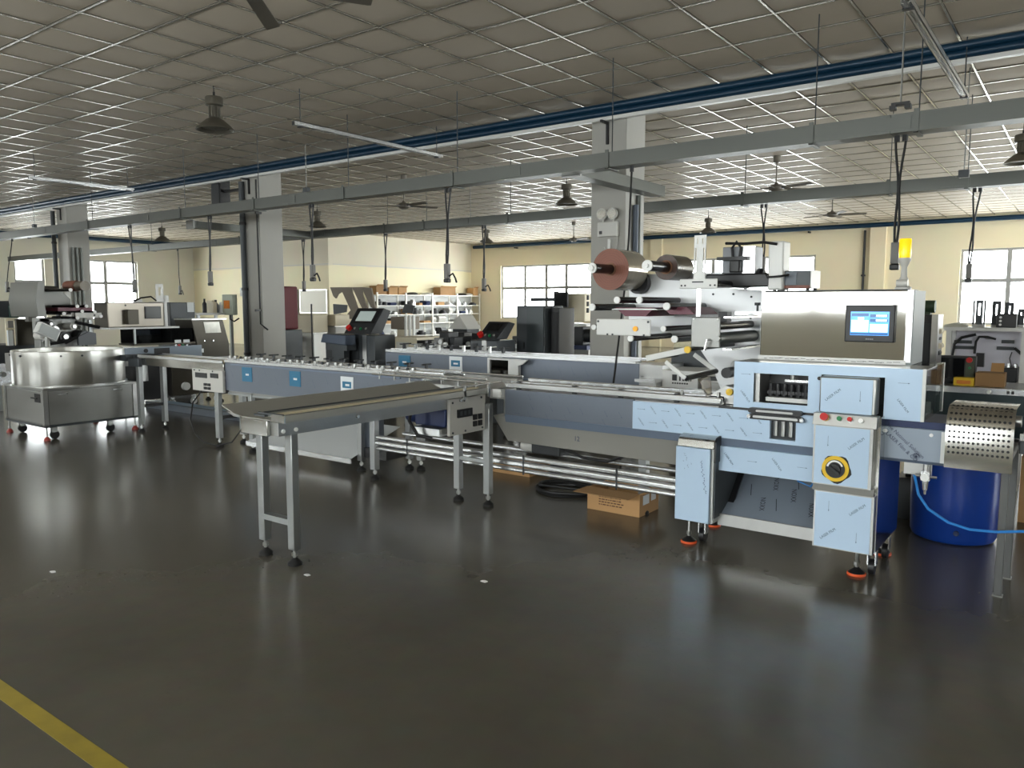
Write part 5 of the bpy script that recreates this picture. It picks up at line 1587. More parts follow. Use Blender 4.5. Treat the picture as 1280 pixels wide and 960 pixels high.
# --- slotted guard plates
Y_ = 12.6
def poly_at(pts, Y):
    return [(at_y(x, y, Y).x, at_y(x, y, Y).z) for x, y in pts]
t = thing('guard_plate', 'tall taupe guard plate with two slanted slots', 'guard', (at_y(430, 420, Y_).x, Y_, 0))
zz = lambda P: [(280 + x / 4, 220 + y / 4) for x, y in P]
for k, pts in enumerate(([(530, 556), (600, 556), (590, 578), (570, 590), (558, 612), (546, 600)], [(590, 578), (600, 556), (640, 556), (640, 585), (665, 655), (682, 690), (655, 702), (632, 670)],
                         [(640, 556), (695, 556), (690, 590), (717, 668), (690, 662), (652, 582)], [(695, 556), (735, 560), (757, 668), (735, 657), (700, 585)],
                         [(575, 690), (610, 698), (632, 672), (655, 702), (600, 750)], [(545, 640), (612, 645), (608, 680), (548, 692)])):
    MB().prism(poly_at(zz(pts), Y_), 'y', Y_, Y_ + .04).build('slat', TAUPE if k < 5 else DARK, t)
B(at_y(441, 400, Y_).x, at_y(462, 400, Y_).x, Y_ + .2, Y_ + .3, .0, at_y(440, 390, Y_).z).build('support', CREAM, t)
a, b = at_y(488, 396, 12.2), at_y(505, 412, 12.2)
t = thing('machine_hood', 'taupe hood on white legs in front of the store shelves', 'machine', (a.x, 12.2, 0))
B(a.x, b.x, 12.2, 12.7, b.z, a.z).build('hood', TAUPE, t, bevel=.02)
MB().prism(poly_at([(504, 391), (508, 380), (519, 382), (517, 392)], 12.2), 'y', 12.15, 12.2).build('sign', DARK, t)
for px in (506, 511, 516): B(at_y(px, 400, 12.2).x - .02, at_y(px, 400, 12.2).x + .02, 12.2, 12.26, 0, at_y(px, 394, 12.2).z).build('leg', WHITE, t)
a, b = at_y(484, 421, 11.0), at_y(521, 442, 11.0)
B(at_y(488, 400, 12.2).x + .1, at_y(505, 400, 12.2).x - .1, 12.3, 12.6, 0, at_y(505, 412, 12.2).z - .001).build('pedestal', CREAM, t)
t = thing('work_bench', 'cream work bench with parts trays behind the infeed conveyor', 'bench', ((a.x + b.x) / 2, 11, 0))
B(a.x, b.x, 11.0, 11.8, a.z - .05, a.z).build('top', CREAM, t)
B(a.x + .05, b.x - .05, 11.1, 11.7, .0, a.z - .05).build('cabinet', CREAM, t)
for k in range(4):
    x = a.x + .2 + k * .5
    if x < b.x - .2: B(x, x + .3, 11.05, 11.09, .35, .8).build('drawer', GREYP, t)

# --- boxed equipment standing on the second line: dark drive units with rollers
def drive_unit(px0, px1, py0, py1, Y, label, seed):
    a, b = at_y(px0, py0, Y), at_y(px1, py1, Y)
    t = thing('drive_unit', label, 'machine', ((a.x + b.x) / 2, Y, 0))
    rn = random.Random(seed)
    B(a.x, b.x, Y, Y + .4, .55, b.z).build('bed', DARK2, t)
    for x in (a.x + .05, b.x - .05):
        for y in (Y + .05, Y + .35): B(x - .03, x + .03, y - .03, y + .03, 0, .55).build('leg', DARK, t)
    n = 5
    for k in range(n):
        x = a.x + (k + .5) * (b.x - a.x) / n
        h_ = (a.z - b.z) * rn.uniform(.45, 1)
        B(x - .09, x + .08, Y + rn.uniform(0, .08), Y + .25, b.z, b.z + h_).build('block', rn.choice((BLACK, DARK2, DARK, DULL)), t, bevel=.008)
        C((x - .02, Y - .03, b.z + h_ * .5), (x - .02, Y + .0, b.z + h_ * .5), .035, 12).build('roller_end', rn.choice((ALU, BLACK, WHITEC)), t)
    B(a.x, b.x, Y - .02, Y, b.z, b.z + .025).build('rail', ALU, t)
    return t
drive_unit(533, 562, 413, 440, 8.3, 'black drive unit with rollers in front of the store shelves', 1)
drive_unit(568, 596, 415, 440, 8.78, 'dark roller unit between the shelves and the small control pedestal', 2)
drive_unit(632, 650, 418, 442, 8.9, 'dark drive unit beside the tall charcoal cabinet', 3)
drive_unit(522, 535, 424, 440, 8.78, 'low dark drive unit next to the cream work bench', 7)
q = at_y(575, 405, 9.6)
t = thing('paper_cone', 'small white peaked cover standing on the dark roller unit', 'cover', (q.x, 9.6, 0))
MB().prism([(q.x - .2, q.z - .08), (q.x + .2, q.z - .08), (q.x + .02, q.z + .14)], 'y', 9.55, 9.9).build('hood', GREYP, t)
B(q.x - .15, q.x + .15, 9.6, 9.9, 0, q.z - .081).build('stand', DARK2, t)

# --- store shelves against the wall
SX = XJ + .06
sh = thing('store_shelf', 'long white steel store shelf packed with parts', 'shelf', (SX + .25, 23, 0))
ys = [at_x(px, 366, SX + .5).y for px in (472, 508, 541, 572)] + [YB - .12]
levels = [.35, .82, 1.16, 1.5, 1.9]
for k, y in enumerate(ys):
    for x in (SX, SX + .45): B(x, x + .05, y - .03, y + .03, 0, 1.98).build('upright', SHELFM, sh)
for z in levels:
    for k in range(len(ys) - 1):
        B(SX + .02, SX + .48, ys[k] + .03, ys[k + 1] - .03, z - .03, z).build('shelf_board', SHELFM, sh)
B(SX, SX + .02, ys[0], ys[-1], .1, 1.9).build('back_panel', mat('shelf back', (196, 198, 196), .5), sh)
rn = random.Random(12)
COLS = [('black plastic parts bin', BLACK, 'bin'), ('black steel casting', BLACK, 'part'), ('white plastic part', WHITE, 'part'), ('dark steel motor casting', DARK2, 'part'), ('pale cardboard carton', CARD, 'box'), ('blue plastic parts bin', BLUED, 'bin'),
        ('bright steel part', STEEL, 'part'), ('white boxed part', WHITE, 'box'), ('grey parts bin', GREYP, 'bin')]
names = {'bin': 'parts_bin', 'part': 'machine_part', 'box': 'parts_carton'}
lvname = ['bottom', 'second', 'third', 'fourth', 'top']
for li, z in enumerate(levels[:-1]):
    for k in range(len(ys) - 1):
        y = ys[k] + .08
        while y < ys[k + 1] - .3:
            w = rn.uniform(.16, .42); h_ = rn.uniform(.08, .26)
            if y + w > ys[k + 1] - .06: break
            nm, m_, cat = rn.choice(COLS)
            x0 = SX + .08 + rn.uniform(0, .06)
            lab = '%s on the %s board of the store shelf' % (nm, lvname[li])
            gp = 'parts on the store shelf, %s on the %s board' % (nm, lvname[li])
            if cat == 'part':
                o = MB().lathe([(w * .45, 0), (w * .45, h_ * .6), (w * .3, h_ * .65), (w * .25, h_)], (x0 + .18, y + w / 2, z), 14).build(names[cat], m_)
            elif cat == 'bin':
                o = MB().prism([(x0, z), (x0 + .3, z), (x0 + .35, z + h_ * .6), (x0 + .30, z + h_), (x0, z + h_)], 'y', y, y + w).build(names[cat], m_, bevel=.006)
            else:
                o = MB().box(x0, x0 + .32, y, y + w, z, z + h_).box(x0 + .15, x0 + .17, y - .001, y + w + .001, z + h_ * .5, z + h_ + .001).build(names[cat], m_, bevel=.004)
            tag(o, lab, cat, gp)
            y += w + rn.uniform(.03, .22)
TOPS = ((470, 483, 357, 'brown carton at the end of the store shelf top', CARDI), (486, 497, 359, 'two flap open carton on the store shelf top', CARD), (498, 508, 359, 'tan carton with raised flaps on the store shelf top', CARD), (550, 569, 359, 'wide brown carton on the store shelf top', CARDI), (592, 600, 360, 'tan carton at the window end of the shelf top', CARD))
for px0, px1, py, lab, m_ in TOPS:
    a, b = at_x(px0, 366, SX + .4), at_x(px1, 366, SX + .4)
    y1 = min(b.y, YB - .15); h_ = at_x(px0, py, SX + .4).z - 1.905
    t = thing('cardboard_box', lab, 'box', (SX + .25, (a.y + y1) / 2, 1.9))
    B(SX + .05, SX + .42, min(a.y, y1 - .3), y1, 1.9, 1.9 + max(.16, h_)).build('carton', m_, t, bevel=.004)
    zt = 1.9 + max(.16, h_)
    MB().hexa([(SX + .42, a.y, zt), (SX + .42, y1, zt), (SX + .5, y1, zt + .05), (SX + .5, a.y, zt + .05)], [(SX + .415, a.y, zt + .006), (SX + .415, y1, zt + .006), (SX + .495, y1, zt + .056), (SX + .495, a.y, zt + .056)]).build('flap', CARD, t)
for k, (px, m_, lab) in enumerate(((516, DARK2, 'flat dark part lying on the store shelf top'), (535, WHITE, 'flat white tray lying on the store shelf top'), (578, BLACK, 'black coiled part on the store shelf top'), (585, GREYP, 'pale part on the store shelf top'))):
    a = at_x(px, 366, SX + .3)
    tag(MB().lathe([(.22, 0), (.24, .05), (.16, .09), (.08, .1)], (SX + .25, min(a.y, YB - .5), 1.9), 16).build('machine_part', m_), lab, 'part')

# --- second wrapper on the left, turned a quarter: its front faces the right-hand side
FX = -11.1
w2 = thing('flow_wrapper', 'older flow wrapping machine with dark tunnel behind the bowl feeder', 'packaging machine', (FX - .4, 6.0, 0))
def bx(y0, y1, z0, z1, x0, x1, m, nm, par=None, bevel=0.0):
    return B(FX + x0, FX + x1, y0, y1, z0, z1).build(nm, m, par or w2, bevel)
bx(4.3, 7.35, .66, .90, -.5, 0, DULL, 'bed_frame')
bp2 = bx(5.5, 6.85, .74, .92, 0, .02, mat('grey blue panel', (126, 136, 146), .35, .4), 'bed_panel')
bx(6.08, 6.32, .80, .90, .02, .024, BLACK, 'cutout', bp2)
C((FX + .02, 5.95, .87), (FX + .04, 5.95, .87), .03, 12).build('roller_end', DARK2, bp2)
bx(5.6, 6.3, .14, .66, -.46, -.04, BLACK, 'lower_body')
bx(6.35, 7.3, .16, .70, -.46, 0, OLIVE, 'lower_cabinet', None, .01)
C((FX - .04, 6.55, .30), (FX + .06, 6.55, .30), .06, 14).build('motor_end', WHITEC, w2)
for y in (5.65, 6.3, 7.2):
    for x in (FX - .42, FX - .06): level_foot(w2, x, y, .16)
for k, y in enumerate((6.4, 6.75, 7.15)):
    caster(w2, FX - .1, y, .14, .05, WHITEC)
c2v = bx(5.46, 6.30, 1.215, 1.575, -.45, -.05, mat('older cover steel', (128, 122, 112), .3, .8, .1, 2), 'cover', None, .012)
bx(6.30, 6.34, 1.21, 1.585, -.46, -.03, WHITE, 'cover_end', c2v)
bx(5.44, 6.5, 1.19, 1.215, -.46, .01, WHITE, 'cover_flange', c2v)
bx(6.0, 6.245, 1.335, 1.515, -.05, -.035, BLACK, 'touch_panel', c2v)
bx(6.015, 6.23, 1.35, 1.50, -.035, -.032, mat('unlit screen', (70, 72, 70), .2), 'screen', c2v)
bx(5.70, 5.86, 1.26, 1.47, -.05, .05, OLIVE, 'junction_box', c2v, .006)
C((FX - .06, 5.72, 1.53), (FX - .04, 5.72, 1.53), .012, 10).build('bolt_head', BLACK, c2v)
g2 = bx(5.80, 6.76, .945, .975, -.45, 0, OLIVE, 'guard_base')
bx(5.80, 5.83, .975, 1.19, -.02, 0, TUBE, 'guard_post', g2)
bx(5.83, 6.74, .975, 1.185, -.012, -.006, TINT, 'guard_window', g2)
bx(5.83, 6.74, .975, 1.185, -.45, -.44, BLACK, 'guard_back', g2)
C((FX - .2, 6.0, 1.06), (FX - .2, 6.5, 1.06), .035, 12).build('inner_roller', BLUED, g2)
bx(6.42, 6.52, .965, 1.01, .0, .004, STICKW, 'notice', g2); bx(6.56, 6.66, .965, 1.01, .0, .004, STICKW, 'notice', g2)
for k in range(5): C((FX, 6.42 + .06 * k, .93), (FX + .03, 6.42 + .06 * k, .93), .015, 10).build('push_button', (ALU, RED, GREEN, ALU, BLACK)[k], g2)
tn = MB().prism([(6.74, .72), (7.34, .72), (7.34, .92), (7.24, 1.31), (6.70, 1.31), (6.78, .95)], 'x', FX - .48, FX + .01).build('tunnel_hood', OLIVE, w2, bevel=.008)
MB().prism([(6.93, 1.10), (7.20, 1.10), (7.17, 1.27), (6.90, 1.27)], 'x', FX + .01, FX + .014).build('tunnel_window', mat('pale window', (190, 188, 176), .15, .1, .4, 9), tn)
bx(6.70, 7.30, 1.305, 1.325, -.49, .02, STEEL, 'tunnel_lid', tn)
for y in (6.9, 7.05): C((FX + .012, y, .98), (FX + .03, y, .98), .014, 8).build('tunnel_latch', ALU, tn)
bx(6.80, 7.32, .80, .92, .0, .012, OLIVE, 'tunnel_skirt', tn)
bx(6.84, 6.88, .80, .86, .012, .02, STICKW, 'label_plate', tn)
# film stand of the older wrapper
fs_ = MB().prism([(4.58, 1.40), (4.56, 1.60), (4.60, 1.82), (5.12, 1.80), (5.30, 1.62), (5.30, 1.40)], 'x', FX - .80, FX - .78).build('film_back_plate', mat('satin grey plate', (112, 112, 108), .4, .5), w2)
MB().prism([(4.54, 1.38), (4.52, 1.60), (4.56, 1.84), (4.64, 1.84), (4.62, 1.60), (4.64, 1.38)], 'x', FX - .85, FX + .0).build('side_cowl', mat('satin grey plate', (112, 112, 108), .4, .5), fs_)
for y, z, r, x1 in ((4.98, 1.74, .02, .05), (5.06, 1.52, .02, .04), (5.20, 1.52, .02, 0), (5.05, 1.36, .02, .05), (5.28, 1.44, .018, .06), (5.36, 1.38, .02, .06), (4.90, 1.42, .02, 0), (5.14, 1.45, .018, 0)):
    o = C((FX - .78, y, z), (FX + x1 - .1, y, z), r, 12).build('roller', BLACKG, fs_)
    C((FX + x1 - .1, y, z), (FX + x1 - .085, y, z), r * 1.15, 12).build('end_cap', WHITEC, o)
bx(5.03, 5.38, 1.36, 1.43, -.06, -.05, GREYP, 'splice_bracket', fs_)
C((FX - .05, 5.28, 1.395), (FX - .04, 5.28, 1.395), .012, 10).build('knob', DARK, fs_)
bx(4.85, 5.3, 1.455, 1.50, -.7, -.15, mat('maroon film', (98, 34, 52), .4), 'splice_tray', fs_)
MB().prism([(4.70, 1.15), (5.0, 1.15), (4.85, 1.36), (4.70, 1.36)], 'x', FX - .6, FX - .5).build('film_stand', DULL, w2)
MB().box(FX - .7, FX - .5, 4.75, 5.3, .86, 1.36).build('film_column', DULL, w2, bevel=.01)
for k, (y, z, r, m_) in enumerate(((4.72, 1.12, .06, GREYP), (4.86, 1.20, .05, STEEL), (4.98, 1.10, .07, BLACK), (5.10, 1.24, .05, GREYP), (5.22, 1.12, .06, DARK2), (4.80, 1.28, .04, BLACK))):
    o = C((FX - .5, y, z), (FX - .28, y, z), r, 16).build('servo_motor', m_, w2)
    C((FX - .28, y, z), (FX - .25, y, z), r * .5, 12).build('motor_shaft', STEEL, o)
for y0, z0, y1, z1 in ((4.70, 1.0, 5.0, 1.05), (4.95, 1.02, 5.25, 1.16), (5.1, 1.30, 5.42, 1.22)):
    MB().tube([(FX - .22, y0, z0), (FX - .22, y1, z1)], .022, 8).build('arm_bar', BLACK, w2)
bx(5.30, 5.34, 1.0, 1.33, -.3, -.26, TUBE, 'stay', w2)
MB().prism([(5.12, .98), (5.36, .98), (5.36, 1.14), (5.20, 1.18), (5.12, 1.10)], 'x', FX - .25, FX - .2).build('former_plate', mat('slate former', (110, 112, 116), .5, .2), w2)
t = thing('film_roll', 'brown film roll on the shaft of the older wrapper', 'film roll', (FX - .4, 5.25, 1.72))
C((FX - .62, 5.20, 1.80), (FX - .30, 5.20, 1.80), .075, 20).build('film_winding', BROWNR, t)
C((FX - .30, 5.20, 1.80), (FX - .10, 5.20, 1.80), .068, 20).build('film_tail', mat('grey film winding', (120, 112, 100), .4, .1, .3, 6), t)
MB().cyl((FX - .78, 5.20, 1.80), (FX - .62, 5.20, 1.80), .02, 10).build('core', WHITEC, t)
t = thing('display_box', 'grey tilted display box standing beside the round bowl', 'display', (-10.96, 4.75, 0))
q = at_x(61, 414, -10.9)
MB().hexa([at_x(46, 415, -10.9), at_x(71, 427, -10.9), at_x(77, 413, -10.9), at_x(52, 402, -10.9)], [p + Vector((-.12, 0, 0)) for p in (at_x(46, 415, -10.9), at_x(71, 427, -10.9), at_x(77, 413, -10.9), at_x(52, 402, -10.9))]).build('case', WHITE, t, bevel=.006)
MB().hexa([at_x(48, 415, -10.89), at_x(70, 425, -10.89), at_x(75, 413.5, -10.89), at_x(53, 404, -10.89)], [p + Vector((-.008, 0, 0)) for p in (at_x(48, 415, -10.89), at_x(70, 425, -10.89), at_x(75, 413.5, -10.89), at_x(53, 404, -10.89))]).build('screen', mat('grey glass', (146, 150, 148), .3), t)
C((-10.96, q.y, 0), (-10.96, q.y, q.z - .06), .03, 10).build('post', DULL, t)
B(-11.06, -10.86, q.y - .12, q.y + .12, 0, .02).build('base', DARK, t)
# coding bracket and controller on the older wrapper's cover
t = thing('control_box', 'dark grey control box with a paper tag behind the older wrapper', 'control box', (-12.2, 6.9, 0))
a, b = at_x(212, 378, -12.0), at_x(244, 398, -12.0)
B(-12.4, -12.0, a.y, b.y, .05, a.z).build('case', DARK, t, bevel=.01)
pq = at_x(238, 384, -12.0); B(-12.0, -11.99, pq.y - .06, pq.y + .06, pq.z - .08, pq.z + .08).build('paper_tag', STICKW, t)
B(-12.35, -12.05, a.y + .05, b.y - .05, 0, .05).build('plinth', BLACK, t)
t = thing('tee_bracket', 'tall white slotted bracket standing on the older wrapper cover', 'bracket', (FX - .3, 5.95, 1.575))
a = at_x(199, 355, FX - .3)
MB().sheet('x', FX - .31, FX - .30, (a.y - .06, a.y + .06, 1.576, a.z), [(a.y - .02, a.y + .02, 1.68, a.z - .05)]).build('plate', WHITE, t)
B(FX - .36, FX - .26, a.y + .07, a.y + .12, 1.576, 1.68).build('side_block', WHITE, t)
B(FX - .42, FX - .34, a.y - .35, a.y - .25, 1.576, 1.62).build('clamp', WHITE, t)
MB().tube([(FX - .3, a.y - .06, 1.6), (FX - .28, a.y - .15, 1.66), (FX - .28, a.y - .3, 1.64), (FX - .3, a.y - .4, 1.59)], .012).build('wire', CABLE, t)

# --- bottles and boxes on a bench behind the tunnel
a, b = at_x(255, 395, -13.2), at_x(284, 395, -13.2)
t = thing('work_bench', 'white bench with small equipment beyond the dark tunnel', 'bench', (-13.2, (a.y + b.y) / 2, 0))
zb = at_x(262, 391, -13.2).z
B(-13.7, -13.1, a.y - .2, b.y + .1, zb - .04, zb).build('top', WHITE, t)
for y in (a.y - .15, b.y + .05):
    for x in (-13.65, -13.15): B(x - .025, x + .025, y - .025, y + .025, 0, zb - .04).build('leg', TUBE, t)
for k, (px, w, h_, m_, lab, nm) in enumerate(((256, .04, .26, BLACK, 'tall black bottle on the white bench', 'bottle'), (270, .05, .24, DARK2, 'dark jar on the white bench', 'bottle'), (276, .05, .2, WHITEC, 'white pot on the white bench', 'bottle'))):
    p = at_x(px, 390, -13.3)
    tag(MB().lathe([(w, 0), (w, h_ * .65), (w * .45, h_ * .8), (w * .45, h_)], (-13.3, p.y, zb), 16).build(nm, m_), lab, 'bottle')
p = at_x(262, 388, -13.4)
tag(MB().box(-13.55, -13.25, p.y - .02, p.y + .06, zb, zb + .2).box(-13.5, -13.3, p.y, p.y + .04, zb + .2, zb + .23).build('parts_carton', CREAM, bevel=.004), 'cream carton between the bottles on the white bench', 'box')

# --- machine at the far left edge
LX = -12.6
t = thing('packing_machine', 'dark packing machine with green side at the left edge', 'packaging machine', (LX, 4.2, 0))
def lp_(px0, py0, px1, py1, d, m, nm, par=None, bevel=0.0, X=LX):
    a, b = at_x(px0, py0, X), at_x(px1, py1, X)
    return B(X - d, X, a.y, b.y, b.z, a.z).build(nm, m, par or t, bevel)
lp_(-40, 376, 30, 396, .5, DARK, 'head_unit', None, .01)
lp_(12, 382, 38, 397, .4, mat('dark green panel', (38, 66, 58), .4), 'head_side', None, .006, LX + .05)
lp_(20, 399, 46, 432, .3, OLIVE, 'guard_box', None, .008)
for q_ in ((7, 398, 9, 432), (18, 398, 20, 432), (9, 398, 18, 401), (9, 410, 18, 412)): lp_(*q_, .04, CREAM, 'frame_bar', None, .004, LX + .1)
lp_(10, 413, 17, 432, .05, STICKW, 'paper_strip', None, 0, LX + .05)
lp_(-40, 433, 60, 470, .6, DARK, 'bed', None, .01)
b_ = lp_(34, 376, 47, 402, .12, mat('slate panel frame', (120, 118, 112), .4), 'display', None, .006, LX + .2)
lp_(37, 378, 48, 395, .01, BLACK, 'display_screen', b_, 0, LX + .212)
bt = at_x(20, 470, LX).z
for y in (2.7, 3.6, 4.6):
    for x in (LX - .5, LX - .1): B(x - .03, x + .03, y - .03, y + .03, 0, bt).build('leg', TUBE, t)
p = at_x(3, 468, LX + .02)
C((LX, p.y, p.z), (LX + .04, p.y, p.z), .16, 24).build('hand_wheel', ALU, t)
C((LX + .04, p.y, p.z), (LX + .08, p.y, p.z), .035, 12).build('wheel_hub', DULL, t)

# --- right-hand background: rack, drive column, bench, boxes
RY = 7.6
a, b = at_y(1183, 413, RY), at_y(1279, 470, RY)
zr0, zr1 = .95, 1.325
t = thing('equipment_rack', 'white open equipment rack with cables on its back plate', 'rack', ((a.x + b.x) / 2, RY, 0))
B(a.x, 1.0, RY + .3, RY + .32, .5, zr1).build('back_plate', mat('pale lilac plate', (206, 204, 214), .4, .2), t)
for x in (a.x, b.x - .03, .9):
    B(x, x + .04, RY, RY + .04, 0, zr1).build('upright', WHITE, t)
    B(x, x + .04, RY + .28, RY + .32, 0, zr1).build('upright', WHITE, t)
B(a.x - .02, 1.0, RY - .02, RY + .34, zr1, zr1 + .03).build('top_plate', WHITE, t)
B(a.x, 1.0, RY, RY + .3, .86, .90).build('shelf_board', GREYP, t)
for px0, px1, py in ((1193, 1215, 427), (1193, 1220, 434), (1246, 1268, 435), (1252, 1268, 427)):
    p, q = at_y(px0, py, RY + .29), at_y(px1, py, RY + .29)
    B(p.x, q.x, RY + .27, RY + .3, p.z - .014, p.z + .014).build('bus_bar', DARK, t)
q = at_y(1256, 465, RY + .1); B(q.x - .06, q.x + .09, RY + .05, RY + .28, .90, 1.02).build('battery_tray', BLACK, t, bevel=.006)
for k in range(3): C((q.x - .03 + .05 * k, RY + .15, 1.02), (q.x - .03 + .05 * k, RY + .15, 1.05), .015, 10).build('terminal', ALU, t)
def px_tube(pts, Y, r, nm, par, m=CABLE):
    return MB().tube([at_y(x, y, Y) for x, y in pts], r, 8).build(nm, m, par)
px_tube([(1190, 445), (1193, 430), (1202, 422), (1220, 418)], RY + .2, .012, 'cable', t)
px_tube([(1218, 442), (1220, 427), (1224, 421), (1234, 421), (1245, 424)], RY + .2, .010, 'cable', t)
px_tube([(1268, 435), (1275, 441), (1282, 448)], RY + .2, .012, 'cable', t)
px_tube([(1264, 458), (1262, 448), (1265, 440)], RY + .22, .004, 'wire', t)
q = at_y(1225, 450, RY + .25); B(q.x - .03, q.x + .03, RY + .24, RY + .3, q.z - .06, q.z + .06).build('socket', BLACK, t)
# uprights standing on the rack
for k, (px0, px1, py) in enumerate(((1217, 1233, 375), (1241, 1252, 376), (1257, 1268, 378), (1273, 1281, 386))):
    p, q = at_y(px0, py, RY + .15), at_y(px1, py, RY + .15)
    t = thing('slotted_stand', ('first', 'second', 'third', 'fourth')[k] + ' slotted steel stand on the white rack, counting from the beacon side', 'stand', (p.x, RY + .15, zr1 + .03), 'slotted stands on the white rack')
    z0 = zr1 + .031
    B(p.x, q.x, RY + .12, RY + .2, z0, z0 + .02).build('base', DULL, t)
    w = (q.x - p.x)
    for x in (p.x, q.x - .014): B(x, x + .014, RY + .14, RY + .16, z0 + .02, p.z).build('rod', DARK2, t)
    MB().sheet('y', RY + .15, RY + .16, (p.x + w * .22, q.x - w * .22, z0 + .02, p.z), [(p.x + w * .42, q.x - w * .42, z0 + .1, p.z - .03)]).build('plate', DARK, t)
a = at_y(1247, 392, RY + .08); b = at_y(1271, 411, RY + .08)
t = thing('controller_box', 'black ribbed controller box lying on the white rack', 'control box', (a.x, RY + .08, zr1 + .03))
B(a.x, b.x, RY + .0, RY + .11, zr1 + .031, a.z).build('case', BLACK, t, bevel=.006)
for k in range(3): C((a.x + .03, RY - .006, zr1 + .055 + .03 * k), (a.x + .03, RY, zr1 + .055 + .03 * k), .01, 10).build('lamp', WHITEC, t)
a = at_y(1180, 407, RY + .1); b = at_y(1209, 411, RY + .1)
tag(MB().prism([(a.x, zr1 + .031), (b.x, zr1 + .031), (b.x - .03, zr1 + .055), ((a.x + b.x) / 2, zr1 + .065), (a.x + .02, zr1 + .05)], 'y', RY + .02, RY + .25).build('paper_stack', mat('crumpled wrap', (186, 184, 168), .6), bevel=.004), 'crumpled pale wrapping lying on the end of the white rack', 'wrapping')

# drive column with green motor
DY = 6.18
t = thing('drive_column', 'dark drive column carrying a small green motor beside the cover', 'machine', (-.92, DY, 0))
a, b = at_y(1142, 393, DY), at_y(1166, 393, DY)
B(a.x, b.x, DY, DY + .2, .3, a.z).build('column', DARK2, t, bevel=.006)
B(a.x - .01, b.x + .01, DY - .02, DY + .22, a.z - .06, a.z).build('head', BLACK, t)
B(b.x, b.x + .04, DY - .03, DY + .2, .9, a.z).build('steel_guide', STEEL, t)
B(a.x - .05, b.x + .08, DY - .05, DY + .3, 0, .3).build('base', DARK, t)
MB().cyl((a.x + .02, DY + .06, a.z + .055), (b.x + .005, DY + .06, a.z + .055), .045, 18).box(a.x + .03, b.x - .02, DY + .02, DY + .1, a.z, a.z + .02).build('green_motor', GREEND, t)
q = at_y(1138, 387, DY - .1); MB().box(q.x - .02, q.x + .02, DY - .1, DY - .04, q.z - .045, q.z + .045).build('solenoid', mat('orange coil', (196, 110, 40), .5), t)
B(q.x + .02, q.x + .045, DY - .09, DY - .05, q.z - .03, q.z + .03).build('valve', REDD, t)
for k in range(5):
    p = at_y(1172 + (k % 2) * 3, 405 + 9 * k, DY + .1); C((p.x, DY + .05, p.z), (p.x, DY + .15, p.z), .02, 10).build('bobbin', (DARK2, CREAM)[k % 2], t)

# second outfeed bench on the right with dark apron
t = thing('outfeed_bench', 'long conveyor bench with dark apron behind the perforated guard', 'conveyor', (.2, 6.6, 0))
MB().box(-.90, 1.5, 6.42, 6.95, .93, .96).build('top', STEEL, t, bevel=.003)
B(-.90, 1.5, 6.40, 6.42, .915, .958).build('edge_rail', ALU, t)
B(-.90, 1.5, 6.42, 6.45, .60, .93).build('apron', mat('dark teal apron', (44, 58, 60), .35, .3), t)
for x in (-.82, .3, 1.4):
    for y in (6.5, 6.88): B(x - .025, x + .025, y - .025, y + .025, 0, .93).build('leg', TUBE, t)
q = at_y(1236, 490, 6.39); C((q.x, 6.40, q.z), (q.x, 6.38, q.z), .014, 10).build('sensor', WHITEC, t)
q = at_y(1263, 491, 6.40)
for s_ in (-.014, .014): B(q.x + s_ - .008, q.x + s_ + .008, 6.397, 6.40, q.z - .01, q.z + .01).build('edge_mark', BLACK, t)
# panel with stop button on the bench
a, b = at_y(1168, 444, 6.6), at_y(1219, 469, 6.6)
t = thing('touch_terminal', 'black touch terminal with red stop button on the bench', 'control panel', ((a.x + b.x) / 2, 6.6, .96))
MB().box(a.x, b.x, 6.58, 6.68, .975, a.z).build('case', DARK2, t, bevel=.006)
B(a.x + .02, b.x - .07, 6.574, 6.58, 1.0, a.z - .015).build('screen', SCREENK, t)
B(b.x - .062, b.x - .006, 6.574, 6.58, .985, a.z - .008).build('button_plate', mat('olive plate', (70, 76, 60), .5), t)
p = at_y(1212, 450, 6.57); C((p.x, 6.574, p.z), (p.x, 6.55, p.z), .02, 16).build('stop_button', RED, t)
p = at_y(1212, 460, 6.57); C((p.x, 6.574, p.z), (p.x, 6.56, p.z), .01, 12).build('push_button', GREEN, t)
B(a.x + .05, b.x - .05, 6.6, 6.67, .96, .975).build('foot', BLACK, t)
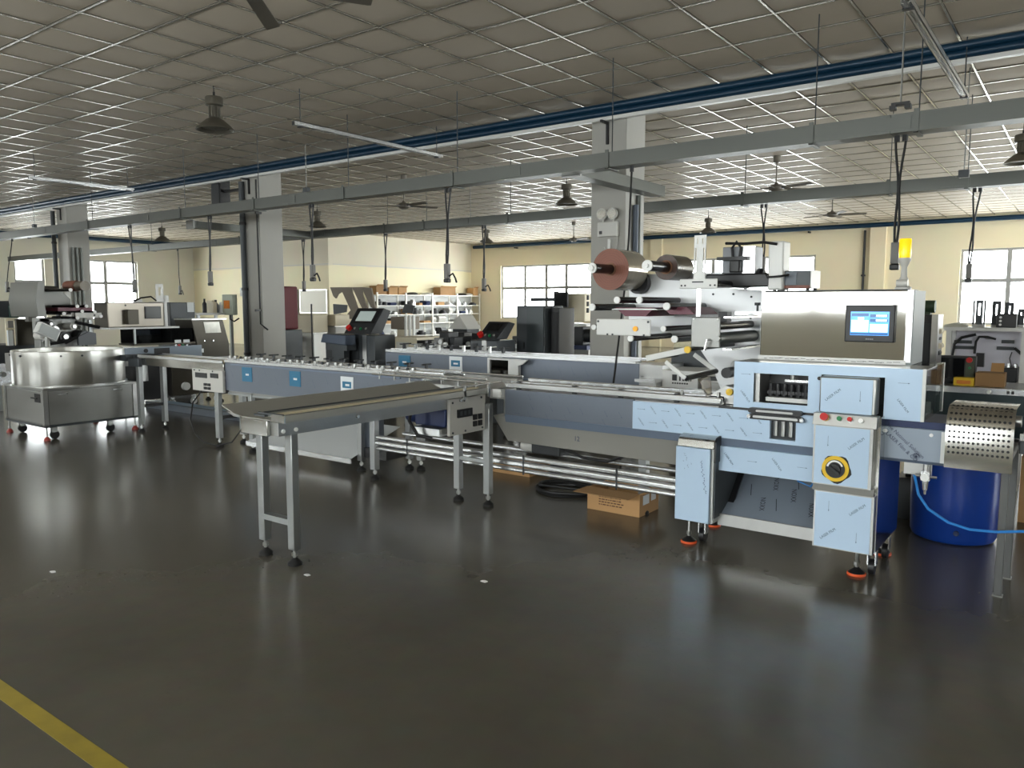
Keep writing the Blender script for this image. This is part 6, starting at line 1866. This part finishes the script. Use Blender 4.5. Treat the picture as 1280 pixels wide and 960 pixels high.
a, b = at_y(1193, 471, 6.5), at_y(1218, 480, 6.5)
t = thing('warning_box', 'small yellow box lying in front of the touch terminal', 'box', (a.x, 6.5, .96))
MB().box(a.x, b.x, 6.46, 6.54, .961, max(a.z, 1.01)).build('carton', YELLOW, t, bevel=.003)
B(a.x + .02, b.x - .02, 6.457, 6.46, .975, 1.0).build('label_print', mat('orange print', (220, 130, 40), .5), t)
a, b = at_y(1220, 465, 6.5), at_y(1256, 480, 6.5)
t = thing('cardboard_box', 'brown cardboard box on the bench beside the yellow box', 'box', (a.x, 6.55, .96))
B(a.x, b.x, 6.47, 6.62, .961, a.z).build('carton', CARDI, t, bevel=.003)
MB().hexa([(a.x + .08, 6.62, a.z), (b.x - .02, 6.62, a.z), (b.x - .02, 6.66, a.z + .06), (a.x + .08, 6.66, a.z + .06)], [(a.x + .08, 6.625, a.z), (b.x - .02, 6.625, a.z), (b.x - .02, 6.665, a.z + .06), (a.x + .08, 6.665, a.z + .06)]).build('flap', CARD, t)

t = carton('tall brown cardboard box standing under the dark apron bench', -.34, .12, 6.52, 6.86, .47)
B(-.34, .12, 6.52, 6.86, .4705, .476).build('lid', CARDI, t)

# --- the near ceiling fan whose blades dip into the top of the view
hub = at_z(303, -20, 3.5); p0 = at_z(357, 33, 3.5); p1 = at_z(478, 14, 3.5)
a0, a1 = math.atan2((p0 - hub).y, (p0 - hub).x), math.atan2((p1 - hub).y, (p1 - hub).x)
fan((hub.x, hub.y, 3.5), (a0 + a1) / 2 + math.radians(36), 'ceiling fan nearest the bell lamp, over the front aisle', .80)
# --- scraps on the floor
for px, py, lab in ((66, 715, 'small pale scrap on the floor near the yellow line'), (384, 719, 'pale scrap on the floor by the conveyor feet'), (605, 727, 'white scrap on the floor in the middle aisle')):
    p = at_z(px, py, 0)
    tag(MB().prism([(p.x - .018, p.y - .01), (p.x + .015, p.y - .012), (p.x + .02, p.y + .008), (p.x - .004, p.y + .014), (p.x - .016, p.y + .006)], 'z', 0, .004).build('floor_scrap', WHITE), lab, 'scrap')
